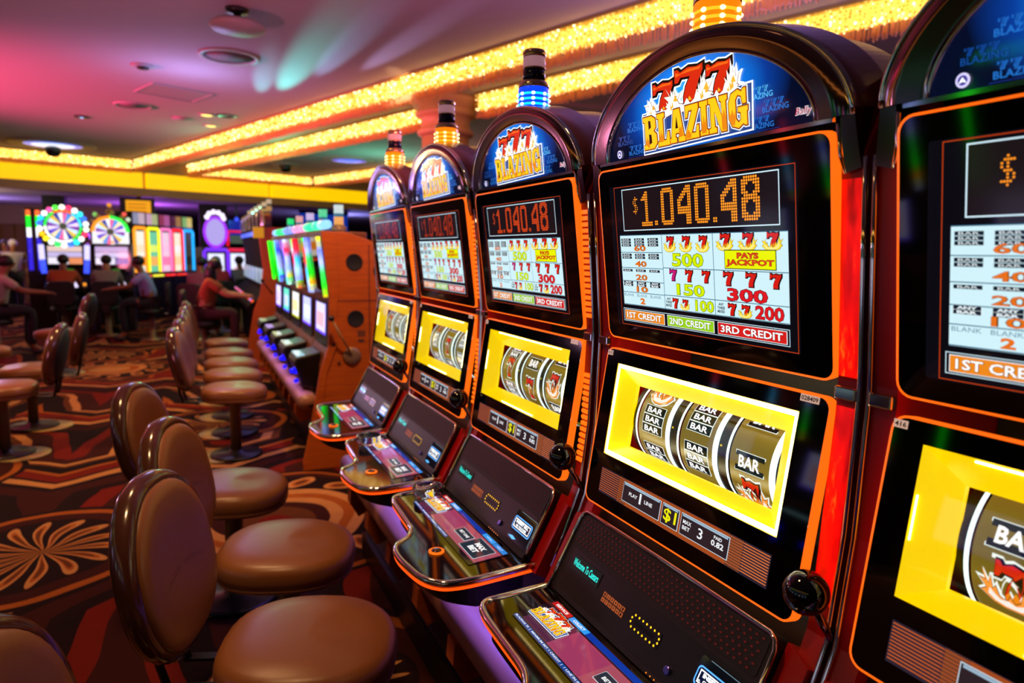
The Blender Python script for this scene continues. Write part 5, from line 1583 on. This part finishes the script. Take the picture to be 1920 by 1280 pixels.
# purple machines
def oval_machine(label, x, y, rot, frame_c, scr_c, oval):
    T = thing('oval_sign_slot_machine' if oval else 'red_frame_slot_machine', label, 'slot machine', (x, y, 0), rot)
    part('cabinet', lambda b: b.use(M_BLACK).box((0, -.26, 0), (.4, .26, 1.62)), T, 'ov_cab', bevel=.02)
    part('lit_frame', lambda b: b.use(disp(frame_c, 1.2), True).tube([(-.02, -.24, 1.0), (-.02, -.24, 1.54), (-.02, -.2, 1.58), (-.02, .2, 1.58), (-.02, .24, 1.54), (-.02, .24, 1.0)], .035, 8), T)
    part('screen', lambda b: [b.use(disp('#dfe4ff', 1.3)).box((-.012, -.16, 1.0), (-.002, .16, 1.50)), b.use(disp('#e8b0c0', 1.1)).box((-.014, -.12, 1.05), (-.003, .10, 1.2))], T)
    if oval:
        part('oval_sign', lambda b: [b.use(disp('#a030ff', 1.3), True).tube([(-.02, .22 * math.cos(t), 1.93 + .29 * math.sin(t)) for t in [2 * PI * k / 24 for k in range(24)]], .03, 8, closed=True), b.use(disp('#b8a8f0', 1.0)), b.disc((0, 0), 1, lambda p: Vector((-.01, p[0] * .21, 1.93 + p[1] * .28)), 24)], T)
        part('bulb_cluster', lambda b: [b.use(disp('#f0e0ff', 1.6), True).ball((-.03, .17 * math.cos(t), 2.2 + .13 * math.sin(t)), .05, 8, 6) for t in (0.2, .8, 1.4, 2.0, 2.6, 3.1)], T)
    else:
        part('top_screen', lambda b: [b.use(disp('#e01030', 1.2), True).tube([(-.02, u, v) for u, v in ((-.22, 1.66), (-.2, 1.98), (.2, 1.98), (.22, 1.66))], .03, 8), b.use(disp('#5a6a5a', .6)).box((-.012, -.15, 1.72), (-.002, .15, 1.90))], T)
    return T
oval_machine('far slot machine with an oval purple sign and pink bulbs', .50, 15.2, R(112), '#7a30ff', 0, True)
oval_machine('far slot machine with a red outlined top, beside the oval purple sign', .98, 16.4, R(112), '#e01848', 0, False)
for i, (x, y) in enumerate(((1.14, 19.0), (1.70, 19.3))):
    T = thing('blue_lit_sign', ['dim blue sign panel right of the oval purple sign', 'second dim blue sign panel above the dark arched machines'][i], 'sign', (x, y, 2.05), 0, 'dim blue hanging signs')
    part('panel', lambda b: b.use(disp('#0a18a0', .8)).box((-.2, -.02, -.25), (.2, .02, .27)), T, 'bl_p')
    part('hanger', lambda b: b.use(M_BLACK).box((-.02, -.015, .272), (.02, .015, .685)), T, 'bl_h')
    part('blue_lamp', lambda b: b.use(disp('#3a50ff', 1.5), True).ball((0, -.05, .3), .05, 8, 6), T, 'bl_l')
T = thing('blue_lit_sign', 'flat blue light box far behind the orange end panel', 'sign', ev(-18.6, 9.9, 2.35), R(18))
part('panel', lambda b: b.use(disp('#10309a', .9)).box((-.75, -.03, -.3), (.75, .03, .3)), T)
part('frame', lambda b: b.use(M_BLACK).box((-.78, -.028, .30), (.78, .028, .385)), T)
# television under the lower ceiling
T = thing('hanging_television', 'television with an orange screen hanging under the lower ceiling', 'television', (-.98, 17.9, 2.47), R(0))
part('case', lambda b: b.use(M_BLACK).box((-.38, -.03, -.26), (.32, .05, .24)), T, bevel=.01)
part('screen', lambda b: [b.use(disp('#f0a020', 1.1)).box((-.26, -.036, -.15), (.24, -.031, .18))] + [b.use(disp('#d07810', .9)).box((-.22, -.038, z), (.15, -.0365, z + .03)) for z in (-.08, 0, .08)], T)
part('mount', lambda b: b.use(M_BLACK).box((-.04, 0, .24), (.04, .04, .27)), T)
T = thing('square_column', 'square dark purple column behind the far colourful row', 'column', (.62, 20.0, 0))
part('shaft', lambda b: b.use(mat('plum_paint', '#3a1c26', .6)).box((-.34, -.3, 0), (.34, .3, 2.735)), T)
T = thing('square_column', 'dark column beside the machine with the bulb ringed wheel', 'column', (-2.75, 19.0, 0))
part('shaft', lambda b: b.use(mat('navy_paint', '#141628', .5)).box((-.22, -.2, 0), (.22, .2, 2.735)), T)
T = thing('gold_curtain', 'dim gold pleated curtain at the far left', 'curtain', (-5.0, 24.0, 0), R(-12))
part('cloth', lambda b: b.use(mat('gold_cloth', '#6a4a10', .8)).prism([(x_ * .1, .05 * math.sin(x_ * 1.7)) for x_ in range(-35, 36)] + [(x_ * .1, .05 * math.sin(x_ * 1.7) + .03) for x_ in range(35, -36, -1)], lambda p: Vector((p[0], p[1], 0.0)), lambda p: Vector((p[0], p[1], 2.2))), T)
part('pelmet', lambda b: b.use(mat('tan_board', '#7a6038', .6)).box((-3.5, -.12, 2.2), (3.5, .14, 2.735)), T)

# ------------------------------------------------------------------ people
def skin(name, joints, bones, mt, parent, root=0, sub=1):
    me = bpy.data.meshes.new('k')
    keys = list(joints)
    me.from_pydata([joints[k][0] for k in keys], [(keys.index(a), keys.index(b)) for a, b in bones], [])
    ob = bpy.data.objects.new('k', me)
    COL.objects.link(ob)
    ob.modifiers.new('s', 'SKIN').use_smooth_shade = True
    for i, k in enumerate(keys):
        r_ = joints[k][1]
        v = me.skin_vertices[0].data[i]
        v.radius = (r_, r_) if not isinstance(r_, tuple) else r_
        v.use_root = i == root
    md = ob.modifiers.new('u', 'SUBSURF')
    md.levels = md.render_levels = sub
    dg = bpy.context.evaluated_depsgraph_get()
    out = bpy.data.meshes.new_from_object(ob.evaluated_get(dg))
    out.materials.clear()
    out.materials.append(mt)
    for p in out.polygons:
        p.use_smooth = True
    bpy.data.objects.remove(ob)
    bpy.data.meshes.remove(me)
    return link(name, out, parent)
M_SKIN = [mat('skin_tone_a', '#b07850', .5), mat('skin_tone_b', '#8a5634', .5), mat('skin_tone_c', '#5a3420', .5)]
def person(label, x, y, rot, shirt, trousers, hair, tone=0, lean=0.12, standing=False, longhair=False, reach=.42, seat=.57, reachz=.88):
    T = thing('person', label, 'person', (x, y, 0), rot, None)
    hz = .93 if standing else seat + .09
    if standing:
        lean = .03
    def up_(h, dx=0, dy=0):
        return (lean * h / .5 + dx, dy, hz + h)
    J = {'pel': ((0, 0, hz), .125), 'waist': (up_(.18), (.115, .14)), 'chest': (up_(.36), (.125, .165)), 'neck0': (up_(.50), .065), 'neck': (up_(.56, .01), .052),
         'head': (up_(.66, .03), (.085, .078)), 'crown': (up_(.745, .02), (.075, .07)), 'nose': (up_(.655, .125), .014)}
    Bn = [('pel', 'waist'), ('waist', 'chest'), ('chest', 'neck0'), ('neck0', 'neck'), ('neck', 'head'), ('head', 'crown'), ('head', 'nose')]
    for s, n in ((-1, 'r'), (1, 'l')):
        J['sh' + n] = (up_(.455, 0, s * .175), .058)
        if standing:
            J['el' + n] = (up_(.18, .0, s * .235), .043)
            J['wr' + n] = (up_(-.05, .08, s * .24), .028)
        else:
            S_ = Vector(J['sh' + n][0])
            W_ = Vector((lean + reach, s * .19, reachz))
            dv = W_ - S_
            dv = dv.normalized() * min(dv.length, .52)
            W_ = S_ + dv
            bend = math.sqrt(max(.275 ** 2 - (dv.length / 2) ** 2, 0))
            dn = Vector((-.25, s * .45, -1))
            dn = (dn - dv.normalized() * dn.dot(dv.normalized())).normalized()
            J['el' + n] = (tuple(S_ + dv / 2 + dn * bend), .043)
            J['wr' + n] = (tuple(W_), .028)
        w_ = Vector(J['wr' + n][0])
        e_ = Vector(J['el' + n][0])
        dr = (w_ - e_).normalized()
        side = Vector((0, 1, 0))
        palm = w_ + dr * .06
        J['pa' + n] = (tuple(palm), (.034, .02))
        Bn += [('chest', 'sh' + n), ('sh' + n, 'el' + n), ('el' + n, 'wr' + n), ('wr' + n, 'pa' + n)]
        for q in range(4):
            a = palm + dr * (.045 + (.006 if q in (1, 2) else 0)) + side * (.024 - .016 * q)
            c = a + dr * .03 + Vector((0, 0, -.018))
            J['f%d' % q + n] = (tuple(a), .009)
            J['g%d' % q + n] = (tuple(c), .008)
            Bn += [('pa' + n, 'f%d' % q + n), ('f%d' % q + n, 'g%d' % q + n)]
        th = w_ + dr * .035 - side * s * .04
        J['th' + n] = (tuple(th), .010)
        Bn.append(('wr' + n, 'th' + n))
        J['hip' + n] = ((.0, s * .095, hz - .02), .095)
        if standing:
            J['kn' + n] = ((.03, s * .10, .50), .06)
            J['an' + n] = ((-.01, s * .10, .09), .042)
            J['to' + n] = ((.14, s * .11, .035), .032)
        else:
            J['kn' + n] = ((.43, s * .12, hz - .0), .062)
            J['an' + n] = ((.40, s * .12, .13), .042)
            J['to' + n] = ((.54, s * .13, .04), .034)
        Bn += [('pel', 'hip' + n), ('hip' + n, 'kn' + n), ('kn' + n, 'an' + n), ('an' + n, 'to' + n)]
    skin('body', J, Bn, M_SKIN[tone], T)
    def grow(keys, d, extra=()):
        out = {}
        for k in keys:
            r_ = J[k][1]
            out[k] = (J[k][0], (r_ + d) if not isinstance(r_, tuple) else (r_[0] + d, r_[1] + d))
        for k, v in extra:
            out[k] = v
        return out
    mid = {n: tuple(Vector(J['sh' + n][0]).lerp(Vector(J['el' + n][0]), .75)) for n in 'rl'}
    skin('shirt', grow(['pel', 'waist', 'chest', 'neck0', 'shr', 'shl'], .018, [('slr', (mid['r'], .066)), ('sll', (mid['l'], .066))]),
         [('pel', 'waist'), ('waist', 'chest'), ('chest', 'neck0'), ('chest', 'shr'), ('chest', 'shl'), ('shr', 'slr'), ('shl', 'sll')], mat('cloth_' + shirt, shirt, .8), T)
    skin('trousers', grow(['pel', 'hipr', 'hipl', 'knr', 'knl', 'anr', 'anl'], .016), [('pel', 'hipr'), ('pel', 'hipl'), ('hipr', 'knr'), ('hipl', 'knl'), ('knr', 'anr'), ('knl', 'anl')], mat('cloth_' + trousers, trousers, .8), T)
    hc = Vector(J['head'][0]) + Vector((-.02, 0, .05))
    hm = mat('hair_' + hair, hair, .5)
    part('hair', lambda b: [b.use(hm, True).ball(hc, .100, 14, 10, (1.0, .92, .92))] + ([b.ball(hc + Vector((-.06, 0, -.14)), .12, 12, 8, (.75, 1.05, 1.3))] if longhair else []), T)
    for s in (-1, 1):
        part('eye', lambda b: b.use(mat('eye_dark', '#100c0a', .2), True).ball(Vector(J['head'][0]) + Vector((.083, s * .033, .018)), .011, 8, 6), T)
        part('shoe', lambda b: b.use(mat('shoe_dark', '#141018', .5), True).ball(Vector(J['to' + ('r' if s < 0 else 'l')][0]) + Vector((-.05, 0, .008)), .05, 12, 8, (2.2, .95, .8)), T)
    return T
def plain_stool(x, y, rot, label):
    """dark stool whose small far image shows only seat, back and post"""
    T = thing('dark_stool', label, 'stool', (x, y, 0), rot, 'dark stools of the far players')
    part('seat', lambda b: b.use(M_BACKN, True).lathe([(.2, .46), (.215, .49), (.21, .53), (.17, .55), (.001, .553)], 24), T, 'ds_seat')
    part('backrest', lambda b: b.use(M_BACKN).prism(rrect(-.21, .58, .21, 1.0, .10), lambda p: Vector((-.30, p[0], p[1])), lambda p: Vector((-.24, p[0], p[1]))), T, 'ds_back', bevel=.015)
    part('bracket', lambda b: b.use(M_BLACK).box((-.27, -.06, .45), (-.0, .06, .46)).box((-.275, -.06, .45), (-.262, .06, .6)), T, 'ds_br')
    part('post', lambda b: b.use(M_STEEL, True).lathe([(.2, 0.0), (.2, .02), (.05, .04), (.04, .46)], 20), T, 'ds_post')
PEOPLE = [
    ('person in an orange top seated at the bulb ringed wheel machine', -2.02, 14.25, 90, '#b04a20', '#20202a', '#140c08', 1, {}),
    ('person in a grey shirt seated at the orange and green arched wheel machine', -1.36, 14.25, 90, '#8a7a74', '#1a1a22', '#181210', 0, {}),
    ('person in a lavender top and dark trousers perched side-on on a stool, facing left', -.62, 13.4, 176, '#a098d8', '#10101c', '#181014', 1, dict(reach=.5)),
    ('woman with long dark hair and an orange top reaching to the dark arched machines', .17, 11.0, -4, '#8a4418', '#3a1014', '#0c0808', 0, dict(longhair=True, reach=.62, reachz=.84)),
    ('person in a dusty pink shirt among the far players beside the square column', .11, 13.2, 60, '#7a4058', '#15131a', '#120c0c', 1, {}),
    ('person in a red shirt seated at the oval purple sign', .50, 14.3, 100, '#b01830', '#15131a', '#100a0a', 1, {}),
    ('person in a pale grey shirt seated at the red outlined machine', .99, 15.45, 100, '#7a7470', '#15131a', '#100a0a', 1, {}),
    ('person in a white shirt leaning in from the left edge of the picture', -2.55, 12.0, 20, '#b0a090', '#101018', '#100a0a', 1, dict(reach=.55)),
]
for l, x, y, a, sh, tr, hr, tn, kw in PEOPLE:
    person(l, x, y, R(a), sh, tr, hr, tn, **kw)
    ll = l.split(' seated')[0].split(' perched')[0].split(' among')[0].split(' leaning')[0].split(' reaching')[0]
    plain_stool(x, y, R(a), 'dark stool under the ' + ll)
for l, x, y, a, sh, hr in (('person in a white cap and pale shirt standing at the far left', -3.62, 19.0, -60, '#d0c8c8', '#e8e4e4'), ('person in a purple shirt standing in the far left group', -4.0, 18.6, -80, '#80508a', '#302020'), ('person in a cream shirt standing in the far left group', -3.85, 19.6, -100, '#b09a80', '#403030')):
    person(l, x, y, R(a), sh, '#20202a', hr, 0, standing=True)

# ------------------------------------------------------------------ machines across the aisle, seen in the glass
def kids(o):
    return list(o.children)
def copy_tree(o, parent=None):
    c = o.copy()
    COL.objects.link(c)
    if parent is not None:
        c.parent = parent
    for ch in kids(o):
        copy_tree(ch, c)
    return c
bpy.context.view_layer.update()
srcs = [o for o in SC.objects if o.name.startswith('tube_slot_machine') and o.parent is None]
for i in range(7):
    c = copy_tree(srcs[i % len(srcs)])
    c.location = (-2.1, -1.6 + .9 * i, 0)
    c.rotation_euler = (0, 0, PI)
    c['label'] = 'slot machine across the aisle, seen only as a reflection in the glass'
    c['group'] = 'slot machines across the aisle'
S3 = thing('machine_stand', 'stand under the slot machines across the aisle, seen only in reflections', 'stand', (-2.2, 1.2, 0))
part('plinth', lambda b: b.use(M_BLACK).box((-.35, -3.4, 0), (.15, 3.4, .468)), S3)
